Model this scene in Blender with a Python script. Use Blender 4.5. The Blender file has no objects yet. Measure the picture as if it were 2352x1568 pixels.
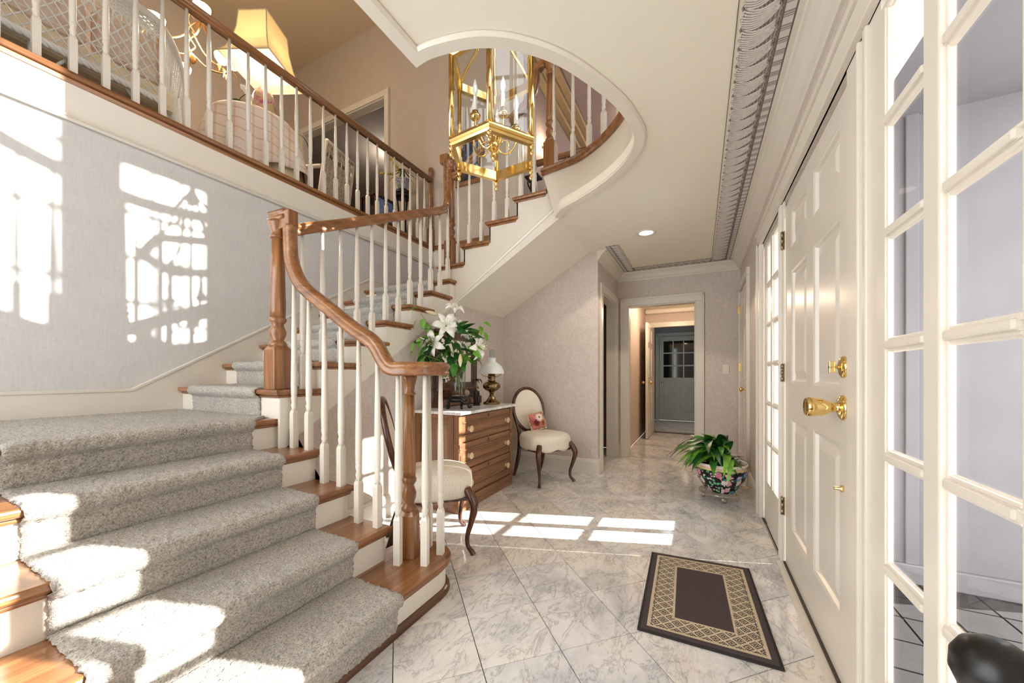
import bpy, math, random
from mathutils import Vector, Matrix, noise
random.seed(7)
PI = math.pi
scene = bpy.context.scene
C = bpy.context.scene.collection

# ------------------------------------------------------------------ camera
CAMH = 1.10
YAW = math.radians(26.9)            # hall direction (+X) lies this far right of the lens axis
cam_d = bpy.data.cameras.new('camera')
cam = bpy.data.objects.new('camera', cam_d)
C.objects.link(cam)
cam.location = (0, 0, CAMH)
cam.rotation_euler = (PI / 2, 0, YAW - PI / 2)
cam_d.sensor_width = 36.0
cam_d.lens = 849.0 / 2352 * 36
cam_d.shift_y = (859.4 - 784) / 2352
cam_d.clip_start = 0.02
scene.camera = cam

# ------------------------------------------------------------------ light
world = bpy.data.worlds.new('sky')
scene.world = world
world.use_nodes = True
bg = world.node_tree.nodes['Background']
bg.inputs['Color'].default_value = (0.97, 0.985, 1.0, 1)
bg.inputs['Strength'].default_value = 3.6
sun_d = bpy.data.lights.new('sun', 'SUN')
sun_d.energy = 15.0
sun_d.angle = math.radians(0.6)
sun_d.color = (1.0, 0.96, 0.9)
sun = bpy.data.objects.new('sun', sun_d)
C.objects.link(sun)
sun.rotation_euler = Vector((-0.35, 1.0, -0.528)).to_track_quat('-Z', 'Y').to_euler()
sun.location = (4, -6, 6)
vs = scene.view_settings
vs.view_transform = 'Standard'
vs.look = 'None'
vs.gamma = 1.0
vs.exposure = 0.55
vs.use_curve_mapping = False
scene.display_settings.display_device = 'sRGB'
try:
    scene.cycles.max_bounces = 10
    scene.cycles.diffuse_bounces = 6
    scene.cycles.transparent_max_bounces = 24
except Exception:
    pass


# ------------------------------------------------------------------ helpers
def srgb(r, g, b):
    f = lambda v: (v / 255 / 12.92) if v / 255 <= 0.04045 else ((v / 255 + 0.055) / 1.055) ** 2.4
    return (f(r), f(g), f(b), 1.0)


class NT:
    def __init__(self, name):
        self.m = bpy.data.materials.new(name)
        self.m.use_nodes = True
        self.t = self.m.node_tree
        self.p = self.t.nodes['Principled BSDF']
        self.out = self.t.nodes['Material Output']

    def n(self, kind, **kw):
        nd = self.t.nodes.new(kind)
        for k, v in kw.items():
            if hasattr(nd, k) and k not in nd.inputs:
                setattr(nd, k, v)
            else:
                nd.inputs[k].default_value = v
        return nd

    def l(self, a, b):
        self.t.links.new(a, b)

    def coord(self, kind='Object'):
        return self.n('ShaderNodeTexCoord').outputs[kind]

    def mapped(self, scale=(1, 1, 1), kind='Object', loc=(0, 0, 0), rnd=False, rot=(0, 0, 0)):
        mp = self.n('ShaderNodeMapping')
        mp.inputs['Scale'].default_value = scale
        mp.inputs['Location'].default_value = loc
        mp.inputs['Rotation'].default_value = rot
        src = self.coord(kind)
        if rnd:
            oi = self.n('ShaderNodeObjectInfo')
            mul = self.n('ShaderNodeMath', operation='MULTIPLY')
            mul.inputs[1].default_value = 37.0
            self.l(oi.outputs['Random'], mul.inputs[0])
            ad = self.n('ShaderNodeVectorMath', operation='ADD')
            self.l(src, ad.inputs[0])
            self.l(mul.outputs[0], ad.inputs[1])
            src = ad.outputs[0]
        self.l(src, mp.inputs['Vector'])
        return mp.outputs[0]

    def noise(self, vec, scale, detail=3, rough=0.5, dist=0.0):
        nd = self.n('ShaderNodeTexNoise')
        nd.inputs['Scale'].default_value = scale
        nd.inputs['Detail'].default_value = detail
        nd.inputs['Roughness'].default_value = rough
        nd.inputs['Distortion'].default_value = dist
        self.l(vec, nd.inputs['Vector'])
        return nd.outputs['Fac']

    def ramp(self, fac, stops):
        r = self.n('ShaderNodeValToRGB')
        el = r.color_ramp.elements
        while len(el) < len(stops):
            el.new(0.5)
        for e, (p, c) in zip(el, stops):
            e.position = p
            e.color = c
        self.l(fac, r.inputs[0])
        return r.outputs[0]

    def mix(self, fac, a, b, mode='MIX'):
        m = self.n('ShaderNodeMix', data_type='RGBA', blend_type=mode)
        for sock, v in ((m.inputs[0], fac), (m.inputs[6], a), (m.inputs[7], b)):
            if isinstance(v, (int, float, tuple)):
                sock.default_value = v
            else:
                self.l(v, sock)
        return m.outputs[2]

    def math(self, op, a, b=None):
        m = self.n('ShaderNodeMath', operation=op)
        for i, v in enumerate((a, b)):
            if v is None:
                continue
            if isinstance(v, (int, float)):
                m.inputs[i].default_value = v
            else:
                self.l(v, m.inputs[i])
        return m.outputs[0]

    def bump(self, h, strength=0.2, dist=0.01):
        b = self.n('ShaderNodeBump')
        b.inputs['Strength'].default_value = strength
        b.inputs['Distance'].default_value = dist
        self.l(h, b.inputs['Height'])
        self.l(b.outputs[0], self.p.inputs['Normal'])

    def set(self, col=None, rough=None, metal=None, **kw):
        if col is not None:
            if isinstance(col, tuple):
                self.p.inputs['Base Color'].default_value = col
            else:
                self.l(col, self.p.inputs['Base Color'])
        if rough is not None:
            self.p.inputs['Roughness'].default_value = rough
        if metal is not None:
            self.p.inputs['Metallic'].default_value = metal
        for k, v in kw.items():
            self.p.inputs[k.replace('_', ' ')].default_value = v
        return self.m


def plain(name, col, rough=0.5, metal=0.0, var=0.06, scale=8, bump=0.0, **kw):
    t = NT(name)
    f = t.noise(t.mapped(), scale, 4)
    lo = tuple(c * (1 - var) for c in col[:3]) + (1,)
    hi = tuple(min(1, c * (1 + var)) for c in col[:3]) + (1,)
    t.set(t.ramp(f, [(0.3, lo), (0.7, hi)]), rough, metal, **kw)
    if bump:
        t.bump(t.noise(t.mapped(), scale * 12, 3), bump, 0.003)
    return t.m


def wood(name, axis, dark, mid, light, rough=0.3, coat=0.35, k=1.0):
    t = NT(name)
    sc = [26 * k, 26 * k, 26 * k]
    sc['xyz'.index(axis)] = 1.3 * k
    v = t.mapped(tuple(sc), rnd=True)
    f = t.noise(v, 1.0, 5, 0.6, 0.6)
    sc2 = [150 * k] * 3
    sc2['xyz'.index(axis)] = 5 * k
    g = t.noise(t.mapped(tuple(sc2), rnd=True), 1.0, 3, 0.6)
    c = t.ramp(f, [(0.25, dark), (0.5, mid), (0.75, light)])
    g2 = t.ramp(g, [(0.3, (0.72, 0.72, 0.72, 1)), (0.6, (1, 1, 1, 1))])
    c = t.mix(0.8, c, g2, 'MULTIPLY')
    t.set(c, rough)
    t.p.inputs['Coat Weight'].default_value = coat
    t.p.inputs['Coat Roughness'].default_value = 0.12
    t.bump(g, 0.06, 0.002)
    return t.m


def emit(name, col, strength):
    t = NT(name)
    t.p.inputs['Base Color'].default_value = col
    t.p.inputs['Emission Color'].default_value = col
    t.p.inputs['Emission Strength'].default_value = strength
    return t.m


def glass(name, tint=(1, 1, 1, 1), refl=1.0, rough=0.02, extra=0.0):
    t = NT(name)
    tr = t.n('ShaderNodeBsdfTransparent')
    tr.inputs[0].default_value = tint
    gl = t.n('ShaderNodeBsdfGlossy')
    gl.inputs['Roughness'].default_value = rough
    lw = t.n('ShaderNodeLayerWeight')
    lw.inputs['Blend'].default_value = 0.5
    f = t.math('ADD', t.math('MULTIPLY', t.math('POWER', lw.outputs['Facing'], 5.0), 0.55 * refl), 0.03 + extra)
    mx = t.n('ShaderNodeMixShader')
    t.l(f, mx.inputs[0])
    t.l(tr.outputs[0], mx.inputs[1])
    t.l(gl.outputs[0], mx.inputs[2])
    t.l(mx.outputs[0], t.out.inputs['Surface'])
    return t.m


M = {}
M['ceil'] = plain('ceiling_paint', srgb(236, 230, 214), 0.75, var=0.01)
M['trim'] = plain('trim_paint', srgb(220, 213, 201), 0.32, var=0.015)
M['white'] = plain('stair_white_paint', srgb(228, 222, 210), 0.28, var=0.015)
M['door'] = plain('door_paint', srgb(217, 210, 199), 0.28, var=0.015, scale=3)
M['groove'] = plain('gap_shade_and_sweep', srgb(70, 58, 48), 0.7)  # painted shade of the drawer gaps, also the door sweep's own colour


def wallpaper(name, a, b, sc=38):
    t = NT(name)
    v = t.mapped()
    f1 = t.noise(v, sc, 4, 0.6, 1.2)
    f2 = t.noise(v, 6, 3)
    f3 = t.noise(t.mapped((140, 140, 9)), 1.0, 2)
    c = t.ramp(f1, [(0.38, a), (0.56, b)])
    c2 = t.ramp(f2, [(0.3, (0.95, 0.95, 0.95, 1)), (0.7, (1, 1, 1, 1))])
    c = t.mix(1.0, c, c2, 'MULTIPLY')
    c3 = t.ramp(f3, [(0.3, (0.94, 0.93, 0.93, 1)), (0.7, (1, 1, 1, 1))])
    t.set(t.mix(1.0, c, c3, 'MULTIPLY'), 0.55)
    t.bump(f1, 0.05, 0.002)
    return t.m


M['paper'] = wallpaper('damask_wallpaper', srgb(202, 190, 180), srgb(213, 203, 194))
M['paper_stair'] = wallpaper('stair_wall_paper', srgb(207, 206, 204), srgb(212, 211, 209), 60)
M['upper'] = wallpaper('upper_wall_paper', srgb(196, 183, 169), srgb(203, 191, 178), 60)
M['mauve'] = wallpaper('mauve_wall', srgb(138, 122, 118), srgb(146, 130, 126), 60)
M['peach'] = wallpaper('far_hall_paper', srgb(196, 178, 166), srgb(204, 188, 176), 40)
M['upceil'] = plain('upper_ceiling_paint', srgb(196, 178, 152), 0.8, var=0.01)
oakd, oakm, oakl = srgb(100, 62, 34), srgb(146, 97, 58), srgb(178, 129, 84)
for ax in 'xyz':
    M['oak_' + ax] = wood('oak_' + ax, ax, oakd, oakm, oakl)
    M['chest_' + ax] = wood('chest_walnut_' + ax, ax, srgb(98, 62, 40), srgb(134, 92, 62), srgb(160, 116, 82), 0.42, 0.15)
    M['dark_' + ax] = wood('dark_mahogany_' + ax, ax, srgb(46, 22, 13), srgb(76, 38, 22), srgb(108, 60, 34), 0.22, 0.5)
M['shoe'] = wood('dark_oak_shoe', 'x', srgb(62, 38, 24), srgb(92, 60, 40), srgb(120, 82, 56), 0.5, 0.1)
M['upfloor'] = wood('upper_floor_boards', 'x', srgb(70, 50, 38), srgb(98, 76, 60), srgb(118, 94, 76), 0.5, 0.1)


def mk_carpet():
    t = NT('greige_carpet')
    v = t.mapped()
    f = t.noise(v, 150, 3, 0.75)
    g = t.noise(v, 330, 2, 0.7)
    h = t.noise(v, 5, 3)
    c = t.ramp(f, [(0.34, srgb(146, 140, 131)), (0.5, srgb(216, 210, 200)), (0.64, srgb(242, 237, 228))])
    c = t.mix(0.7, c, t.ramp(g, [(0.3, (0.62, 0.61, 0.6, 1)), (0.62, (1, 1, 1, 1))]), 'MULTIPLY')
    c = t.mix(1.0, c, t.ramp(h, [(0.3, (0.9, 0.9, 0.9, 1)), (0.7, (1.0, 0.99, 0.97, 1))]), 'MULTIPLY')
    t.set(c, 0.95)
    t.p.inputs['Sheen Weight'].default_value = 0.25
    t.bump(t.math('ADD', f, g), 0.9, 0.008)
    return t.m


M['carpet'] = mk_carpet()


def mk_marble(name, rnd=True, base=1.0, rough=0.1):
    t = NT(name)
    v = t.mapped((1, 1, 1), rnd=rnd)
    big = t.noise(v, 3.0, 4, 0.55, 0.5)
    va = t.mapped((1.0, 2.1, 1), rnd=rnd, rot=(0, 0, 0.5))
    n1 = t.noise(va, 4.2, 9, 0.66, 0.7)
    n2 = t.noise(va, 9.0, 8, 0.66, 0.6)
    n3_ = t.noise(v, 5.0, 3, 0.5, 0.3)
    v1 = t.math('ABSOLUTE', t.math('SUBTRACT', n1, 0.5))
    v2 = t.math('ABSOLUTE', t.math('SUBTRACT', n2, 0.5))
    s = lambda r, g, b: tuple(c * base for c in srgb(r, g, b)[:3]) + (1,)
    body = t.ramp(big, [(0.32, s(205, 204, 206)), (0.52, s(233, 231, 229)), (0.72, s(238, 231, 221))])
    vein = t.ramp(v1, [(0.0, (0.55, 0.55, 0.57, 1)), (0.008, (0.82, 0.82, 0.83, 1)), (0.03, (1, 1, 1, 1))])
    vein2 = t.ramp(v2, [(0.0, (0.66, 0.66, 0.68, 1)), (0.016, (0.9, 0.9, 0.91, 1)), (0.05, (1, 1, 1, 1))])
    msk = t.ramp(n3_, [(0.42, (0, 0, 0, 1)), (0.62, (1, 1, 1, 1))])
    cloud = t.ramp(n3_, [(0.45, (1, 1, 1, 1)), (0.72, (0.83, 0.83, 0.85, 1))])
    c = t.mix(1.0, body, vein, 'MULTIPLY')
    c = t.mix(msk, c, t.mix(1.0, c, vein2, 'MULTIPLY'))
    c = t.mix(0.8, c, cloud, 'MULTIPLY')
    if rnd:
        oi = t.n('ShaderNodeObjectInfo')
        tint = t.ramp(oi.outputs['Random'], [(0.0, (0.93, 0.93, 0.95, 1)), (0.5, (1, 1, 1, 1)), (1.0, (1.0, 0.965, 0.91, 1))])
        c = t.mix(1.0, c, tint, 'MULTIPLY')
    t.set(c, rough)
    return t.m


M['marble'] = mk_marble('floor_marble')
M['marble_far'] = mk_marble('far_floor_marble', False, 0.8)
M['marble_top'] = mk_marble('chest_top_marble', False, 1.0, 0.25)
M['grout'] = plain('grout', srgb(78, 70, 62), 0.9)
M['brass'] = plain('polished_brass', (0.86, 0.62, 0.24, 1), 0.14, 1.0, var=0.08)
M['abrass'] = plain('antique_brass', (0.27, 0.19, 0.09, 1), 0.24, 1.0, var=0.35, scale=30)
M['hinge'] = plain('aged_hinge', (0.33, 0.26, 0.17, 1), 0.35, 1.0, var=0.3, scale=60)
M['glass'] = glass('window_glass', (0.97, 0.98, 0.98, 1), 0.15)
M['lglass'] = glass('lantern_glass', (0.93, 0.96, 0.97, 1), 1.6, 0.03, 0.05)
M['vglass'] = glass('vase_glass', (0.93, 0.96, 0.95, 1), 1.6, 0.02, 0.03)
M['acrylic'] = glass('clear_acrylic', (0.88, 0.88, 0.86, 1), 1.6, 0.08, 0.16)
M['water'] = glass('amber_water', (0.72, 0.50, 0.16, 1), 0.6, 0.02)
M['black'] = plain('black_lacquer', srgb(18, 16, 17), 0.25)
M['blackm'] = plain('matte_black', srgb(14, 13, 14), 0.35)
M['iron'] = plain('dark_iron', srgb(38, 26, 20), 0.5)
M['bulb'] = emit('warm_bulb', (1.0, 0.80, 0.5, 1), 6)
M['bulbclear'] = plain('frosted_bulb', srgb(238, 238, 236), 0.1)
M['candle'] = plain('candle_sleeve', srgb(240, 238, 232), 0.4)
M['milk'] = plain('milk_glass', srgb(240, 240, 238), 0.12, Subsurface_Weight=0.2)
M['cream'] = plain('cream_plate', srgb(222, 208, 180), 0.4)
M['wicker'] = plain('white_wicker', srgb(232, 233, 228), 0.5)
M['wicker2'] = plain('aged_wicker', srgb(214, 202, 184), 0.5)
M['leaf'] = plain('leaf_green', srgb(62, 122, 46), 0.35, var=0.35, scale=25)
M['leafd'] = plain('leaf_dark', srgb(34, 84, 36), 0.35, var=0.35, scale=25)
M['leafl'] = plain('leaf_light', srgb(112, 164, 56), 0.35, var=0.3, scale=25)
M['stem'] = plain('stem_green', srgb(122, 130, 62), 0.5)
M['petal'] = plain('white_petal', srgb(248, 247, 240), 0.45, var=0.02, Subsurface_Weight=0.15)
M['bud'] = plain('lily_bud', srgb(226, 218, 176), 0.45)
M['soil'] = plain('potting_soil', srgb(38, 30, 22), 0.9)
M['yflower'] = plain('yellow_orchid', srgb(206, 184, 84), 0.5)


class MB:
    """collects shapes; build() links them as one mesh object"""

    def __init__(s):
        s.v, s.f, s.sm = [], [], []

    def face(s, idx, smooth=False):
        s.f.append(tuple(idx))
        s.sm.append(smooth)

    def addv(s, pts):
        b = len(s.v)
        s.v.extend([tuple(p) for p in pts])
        return b

    def box(s, x0, x1, y0, y1, z0, z1):
        b = s.addv([(x0, y0, z0), (x1, y0, z0), (x1, y1, z0), (x0, y1, z0), (x0, y0, z1), (x1, y0, z1), (x1, y1, z1), (x0, y1, z1)])
        for q in ((0, 3, 2, 1), (4, 5, 6, 7), (0, 1, 5, 4), (1, 2, 6, 5), (2, 3, 7, 6), (3, 0, 4, 7)):
            s.face([b + i for i in q])
        return s

    def prism(s, pts, off):
        n = len(pts)
        b = s.addv(pts)
        s.addv([tuple(Vector(p) + Vector(off)) for p in pts])
        s.face(list(range(b, b + n))[::-1])
        s.face(range(b + n, b + 2 * n))
        for i in range(n):
            j = (i + 1) % n
            s.face((b + i, b + j, b + n + j, b + n + i))
        return s

    def loops(s, loops, cap=True, smooth=True, close=True):
        n = len(loops[0])
        bs = [s.addv(l) for l in loops]
        for a, b in zip(bs, bs[1:]):
            for i in range(n if close else n - 1):
                j = (i + 1) % n
                s.face((a + i, a + j, b + j, b + i), smooth)
        if cap:
            s.face([bs[0] + i for i in range(n)][::-1])
            s.face([bs[-1] + i for i in range(n)])
        return s

    def lathe(s, prof, c=(0, 0, 0), seg=24, rf=None, cap=True):
        L = []
        for r, z in prof:
            L.append([(c[0] + (r if not rf else r * rf(2 * PI * i / seg, z)) * math.cos(2 * PI * i / seg),
                       c[1] + (r if not rf else r * rf(2 * PI * i / seg, z)) * math.sin(2 * PI * i / seg), c[2] + z) for i in range(seg)])
        return s.loops(L, cap)

    def tube(s, path, r, seg=8, cap=True, flat=1.0):
        P = [Vector(p) for p in path]
        rs = r if isinstance(r, (list, tuple)) else [r] * len(P)
        up = Vector((0, 0, 1))
        t0 = (P[1] - P[0]).normalized()
        side = t0.cross(up)
        if side.length < 0.1:
            side = t0.cross(Vector((1, 0, 0)))
        side.normalize()
        L = []
        for i, p in enumerate(P):
            t = (P[min(i + 1, len(P) - 1)] - P[max(i - 1, 0)]).normalized()
            side = (side - t * side.dot(t))
            if side.length < 1e-5:
                side = t.orthogonal()
            side.normalize()
            nb = side.cross(t)
            L.append([tuple(p + side * rs[i] * math.cos(2 * PI * k / seg) + nb * rs[i] * flat * math.sin(2 * PI * k / seg)) for k in range(seg)])
        return s.loops(L, cap)

    def sweep(s, path, prof, smooth=True, side0=None, cap=True):
        """profile points (a, b): a sideways (right of travel), b along the rail's own up"""
        P = [Vector(p) for p in path]
        side = Vector(side0) if side0 else None
        L = []
        for i, p in enumerate(P):
            t = (P[min(i + 1, len(P) - 1)] - P[max(i - 1, 0)]).normalized()
            h = t.cross(Vector((0, 0, 1)))
            if h.length > 0.12:
                h.normalize()
                if side is not None and h.dot(side) < 0:
                    h = -h
                side = h
            elif side is None:
                side = t.orthogonal().normalized()
            u = side.cross(t).normalized()
            L.append([tuple(p + side * a + u * b) for a, b in prof])
        return s.loops(L, cap, smooth)

    def slab(s, outline, z0, z1, rnd=0.012):
        """horizontal board with rounded edges; outline counter-clockwise"""
        n = len(outline)
        nrm = []
        for i in range(n):
            a, b, c = Vector(outline[i - 1]), Vector(outline[i]), Vector(outline[(i + 1) % n])
            e1, e2 = (b - a).normalized(), (c - b).normalized()
            n1, n2 = Vector((-e1.y, e1.x)), Vector((-e2.y, e2.x))
            d = n1 + n2
            nrm.append(d / max(0.3, d.dot(n1)))
        L = []
        for k, ins in ((0, 0.7), (0.12, 0.25), (0.35, 0), (0.65, 0), (0.88, 0.25), (1, 0.8)):
            z = z0 + (z1 - z0) * k
            L.append([(p[0] + q.x * ins * rnd, p[1] + q.y * ins * rnd, z) for p, q in zip(outline, nrm)])
        return s.loops(L, True, False)

    def grid(s, fn, nu, nv, smooth=True, wrap=False):
        b = s.addv([fn(i / (nu if wrap else nu - 1), j / (nv - 1)) for j in range(nv) for i in range(nu)])
        for j in range(nv - 1):
            for i in range(nu if wrap else nu - 1):
                k = (i + 1) % nu
                s.face((b + j * nu + i, b + j * nu + k, b + (j + 1) * nu + k, b + (j + 1) * nu + i), smooth)
        return s

    def ball(s, c, r, seg=14, sc=(1, 1, 1)):
        n = max(5, seg // 2)
        L = []
        for j in range(n + 1):
            a = -PI / 2 + PI * (0.02 + 0.96 * j / n)
            L.append([(c[0] + r * sc[0] * math.cos(a) * math.cos(2 * PI * i / seg), c[1] + r * sc[1] * math.cos(a) * math.sin(2 * PI * i / seg), c[2] + r * sc[2] * math.sin(a)) for i in range(seg)])
        return s.loops(L)

    def mesh(s, name):
        me = bpy.data.meshes.new(name)
        me.from_pydata(s.v, [], s.f)
        me.polygons.foreach_set('use_smooth', s.sm)
        me.update()
        return me

    def build(s, name, mat, parent=None, world=True, bevel=0.0, solid=0.0):
        return link(name, s.mesh(name), mat, parent, world, bevel, solid)


def wt(o):
    v = Vector((0, 0, 0))
    while o is not None:
        v += o.location
        o = o.parent
    return v


def link(name, me, mat, parent=None, world=True, bevel=0.0, solid=0.0):
    if mat is not None and not me.materials:
        me.materials.append(mat if not isinstance(mat, str) else M[mat])
    o = bpy.data.objects.new(name, me)
    C.objects.link(o)
    if parent is not None:
        o.parent = parent
        if world:
            o.location = -wt(parent)
    if solid:
        md = o.modifiers.new('solid', 'SOLIDIFY')
        md.thickness = solid
        md.offset = 0
    if bevel:
        md = o.modifiers.new('bevel', 'BEVEL')
        md.width = bevel
        md.segments = 2
        md.limit_method = 'ANGLE'
    return o


def tag(o, label=None, cat=None, group=None, kind=None):
    if label:
        o['label'] = label
    if cat:
        o['category'] = cat
    if group:
        o['group'] = group
    if kind:
        o['kind'] = kind
    return o


def thing(name, loc, label, cat, rz=0.0, group=None):
    o = bpy.data.objects.new(name, None)
    C.objects.link(o)
    o.empty_display_size = 0.1
    o.location = loc
    o.rotation_euler = (0, 0, rz)
    return tag(o, label, cat, group)


def struct(name, mb, mat, label=None, bevel=0.0, parent=None):
    o = mb.build(name, mat, parent, True, bevel)
    if parent is None:
        tag(o, label, None, None, 'structure')
    return o


def sempty(name, loc, label):
    o = thing(name, loc, label, None)
    o['kind'] = 'structure'
    return o


def bx(*a):
    return MB().box(*a)


def crom(pts, n=8, closed=False):
    P = [Vector(p) for p in pts]
    out = []
    m = len(P)
    for i in range(m if closed else m - 1):
        g = lambda k: P[k % m] if closed else P[max(0, min(m - 1, k))]
        a, b, c, d = g(i - 1), g(i), g(i + 1), g(i + 2)
        for k in range(n):
            t = k / n
            out.append(0.5 * ((2 * b) + (c - a) * t + (2 * a - 5 * b + 4 * c - d) * t * t + (3 * b - a - 3 * c + d) * t ** 3))
    if not closed:
        out.append(P[-1])
    return out


def holed(axis, c0, c1, u0, u1, z0, z1, holes):
    """wall slab (axis 'x' or 'y' is its normal, from c0 to c1) with rectangular holes (ua, ub, za, zb)"""
    us = sorted({u0, u1, *[h[0] for h in holes], *[h[1] for h in holes]})
    zs = sorted({z0, z1, *[h[2] for h in holes], *[h[3] for h in holes]})
    us = [u for u in us if u0 <= u <= u1]
    zs = [z for z in zs if z0 <= z <= z1]
    solid = {}
    for i in range(len(us) - 1):
        for j in range(len(zs) - 1):
            um, zm = (us[i] + us[i + 1]) / 2, (zs[j] + zs[j + 1]) / 2
            solid[i, j] = not any(h[0] < um < h[1] and h[2] < zm < h[3] for h in holes)
    mb = MB()
    pt = (lambda c, u, z: (c, u, z)) if axis == 'x' else (lambda c, u, z: (u, c, z))

    def q(a):
        b = mb.addv(a)
        mb.face((b, b + 1, b + 2, b + 3))
    for (i, j), ok in solid.items():
        if not ok:
            continue
        a, b, c, d = us[i], us[i + 1], zs[j], zs[j + 1]
        for cc in (c0, c1):
            q([pt(cc, a, c), pt(cc, b, c), pt(cc, b, d), pt(cc, a, d)])
        for (di, dj, e) in ((-1, 0, [(a, c), (a, d)]), (1, 0, [(b, c), (b, d)]), (0, -1, [(a, c), (b, c)]), (0, 1, [(a, d), (b, d)])):
            if not solid.get((i + di, j + dj), False):
                (p1, r1), (p2, r2) = e
                q([pt(c0, p1, r1), pt(c0, p2, r2), pt(c1, p2, r2), pt(c1, p1, r1)])
    return mb

# ------------------------------------------------------------------ levels and planes
R = 0.1685
CZ = 2.44                 # hall ceiling
UF = 17 * R               # upper floor
UC = 6.45                 # upper ceiling
YF = -0.43                # inner face of the front wall
YB = 2.16                 # wall behind the chest
YL = 3.30                 # stair wall under the balcony
XW = 4.02                 # wall behind the right-hand chair
XE = 5.10                 # end of the hall
XU = 4.10                 # upper wall at the end of the balcony
YH = 0.99                 # left wall of the hall


def ny(n):                # nosing of flight one (rises towards +y)
    return 1.115 + 0.267 * (n - 1)


def nx(n):                # nosing of flight two (rises towards +x)
    return 1.26 + 0.271 * (n - 6)


def n3(n):                # nosing of flight three (rises towards -y)
    return 2.365 - 0.286 * (n - 13)


# ------------------------------------------------------------------ floor of marble tiles
floor = struct('floor', bx(-2.3, XE, YF - 0.02, YB, -0.06, -0.006), 'grout', 'polished white and grey marble tile floor laid on the diagonal')
TS = 0.3202
ta = math.radians(44.2)
A = Vector((-math.cos(ta), -math.sin(ta)))
B = Vector((math.sin(ta), -math.cos(ta)))
T0 = Vector((1.640, 1.168))


def clip(poly, x0, x1, y0, y1):
    def cut(p, inside, inter):
        o = []
        for i in range(len(p)):
            a, b = p[i - 1], p[i]
            if inside(b):
                if not inside(a):
                    o.append(inter(a, b))
                o.append(b)
            elif inside(a):
                o.append(inter(a, b))
        return o
    ix = lambda X: (lambda a, b: (X, a[1] + (b[1] - a[1]) * (X - a[0]) / (b[0] - a[0])))
    iy = lambda Y: (lambda a, b: (a[0] + (b[0] - a[0]) * (Y - a[1]) / (b[1] - a[1]), Y))
    for ins, it in ((lambda q: q[0] >= x0, ix(x0)), (lambda q: q[0] <= x1, ix(x1)), (lambda q: q[1] >= y0, iy(y0)), (lambda q: q[1] <= y1, iy(y1))):
        if poly:
            poly = cut(poly, ins, it)
    return poly


g = 0.0017
for i in range(-22, 26):
    for j in range(-22, 26):
        c0 = T0 + A * TS * i + B * TS * j
        q = [c0 + A * g + B * g, c0 + A * (TS - g) + B * g, c0 + A * (TS - g) + B * (TS - g), c0 + A * g + B * (TS - g)]
        cen = c0 + (A + B) * TS / 2
        if cen.x < 0.2 or cen.x > XE + 0.3 or (cen.x < 1.1 and cen.y > 1.3) or (cen.x > XW + 0.25 and cen.y > YH + 0.25):
            continue
        poly = clip([(p.x, p.y) for p in q], 0.0, XE - 0.002, YF + 0.004, YB - 0.002)
        if len(poly) < 3:
            continue
        area = abs(sum(poly[k - 1][0] * poly[k][1] - poly[k][0] * poly[k - 1][1] for k in range(len(poly)))) / 2
        if area < 0.0015:
            continue
        mb = MB()
        cx = sum(p[0] for p in poly) / len(poly)
        cy = sum(p[1] for p in poly) / len(poly)
        e = 0.0009
        top = [(p[0] + (cx - p[0]) / TS * e * 2, p[1] + (cy - p[1]) / TS * e * 2, 0.0) for p in poly]
        mb.loops([[(p[0], p[1], -0.006) for p in poly], [(p[0], p[1], -0.0009) for p in poly], top], True, False)
        mb.build('tile', 'marble', floor)

# ------------------------------------------------------------------ ceiling with the round stairwell cut
lowc = [(1.236, 1.09), (1.231, 0.983), (1.277, 0.798), (1.377, 0.65), (1.54, 0.518), (1.813, 0.389), (2.0, 0.34), (2.16, 0.325), (2.31, 0.375), (2.46, 0.485), (2.60, 0.64), (2.72, 0.82), (2.82, 0.99), (2.955, 1.09)]
upc = [(1.236, 1.09), (1.231, 0.983), (1.277, 0.798), (1.377, 0.65), (1.54, 0.518), (1.813, 0.389), (2.0, 0.34), (2.16, 0.320), (2.34, 0.345), (2.53, 0.425), (2.70, 0.56), (2.84, 0.73), (2.93, 0.90), (2.985, 1.215)]
lowc = [(p.x, p.y) for p in crom([(a, b, 0) for a, b in lowc], 6)]
upc = [(p.x, p.y) for p in crom([(a, b, 0) for a, b in upc], 6)]
XL0 = -2.3
out = [(XL0, YF), (XE, YF), (XE, YH), (XW, YH), (XW, 1.09)] + lowc[::-1] + [(XL0, 1.09)]
struct('ceiling', MB().prism([(x, y, CZ) for x, y in out], (0, 0, 0.06)), 'ceil', 'smooth cream hall ceiling with a round stairwell opening')
outu = [(XL0, YF), (6.6, YF), (6.6, 2.0), (XU, 2.0), (XU, 1.215)] + upc[::-1] + [(XL0, 1.09)]
struct('floor_upper', MB().prism([(x, y, UF - 0.05) for x, y in outu], (0, 0, 0.045)), 'upfloor', 'dark upper hall floor above the entry')
mb = MB()
n = len(lowc)
b0 = mb.addv([(x, y, CZ - 0.001) for x, y in lowc])
b1 = mb.addv([(x, y, UF - 0.03) for x, y in upc])
for i in range(n - 1):
    mb.face((b0 + i, b0 + i + 1, b1 + i + 1, b1 + i), True)
b = mb.addv([(XL0, 1.09, CZ), (1.236, 1.09, CZ), (1.236, 1.09, UF - 0.03), (XL0, 1.09, UF - 0.03)])
mb.face((b, b + 1, b + 2, b + 3))
fo = struct('trim_1', mb, 'white', 'glossy cream fascia band curving round the stairwell opening')
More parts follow.
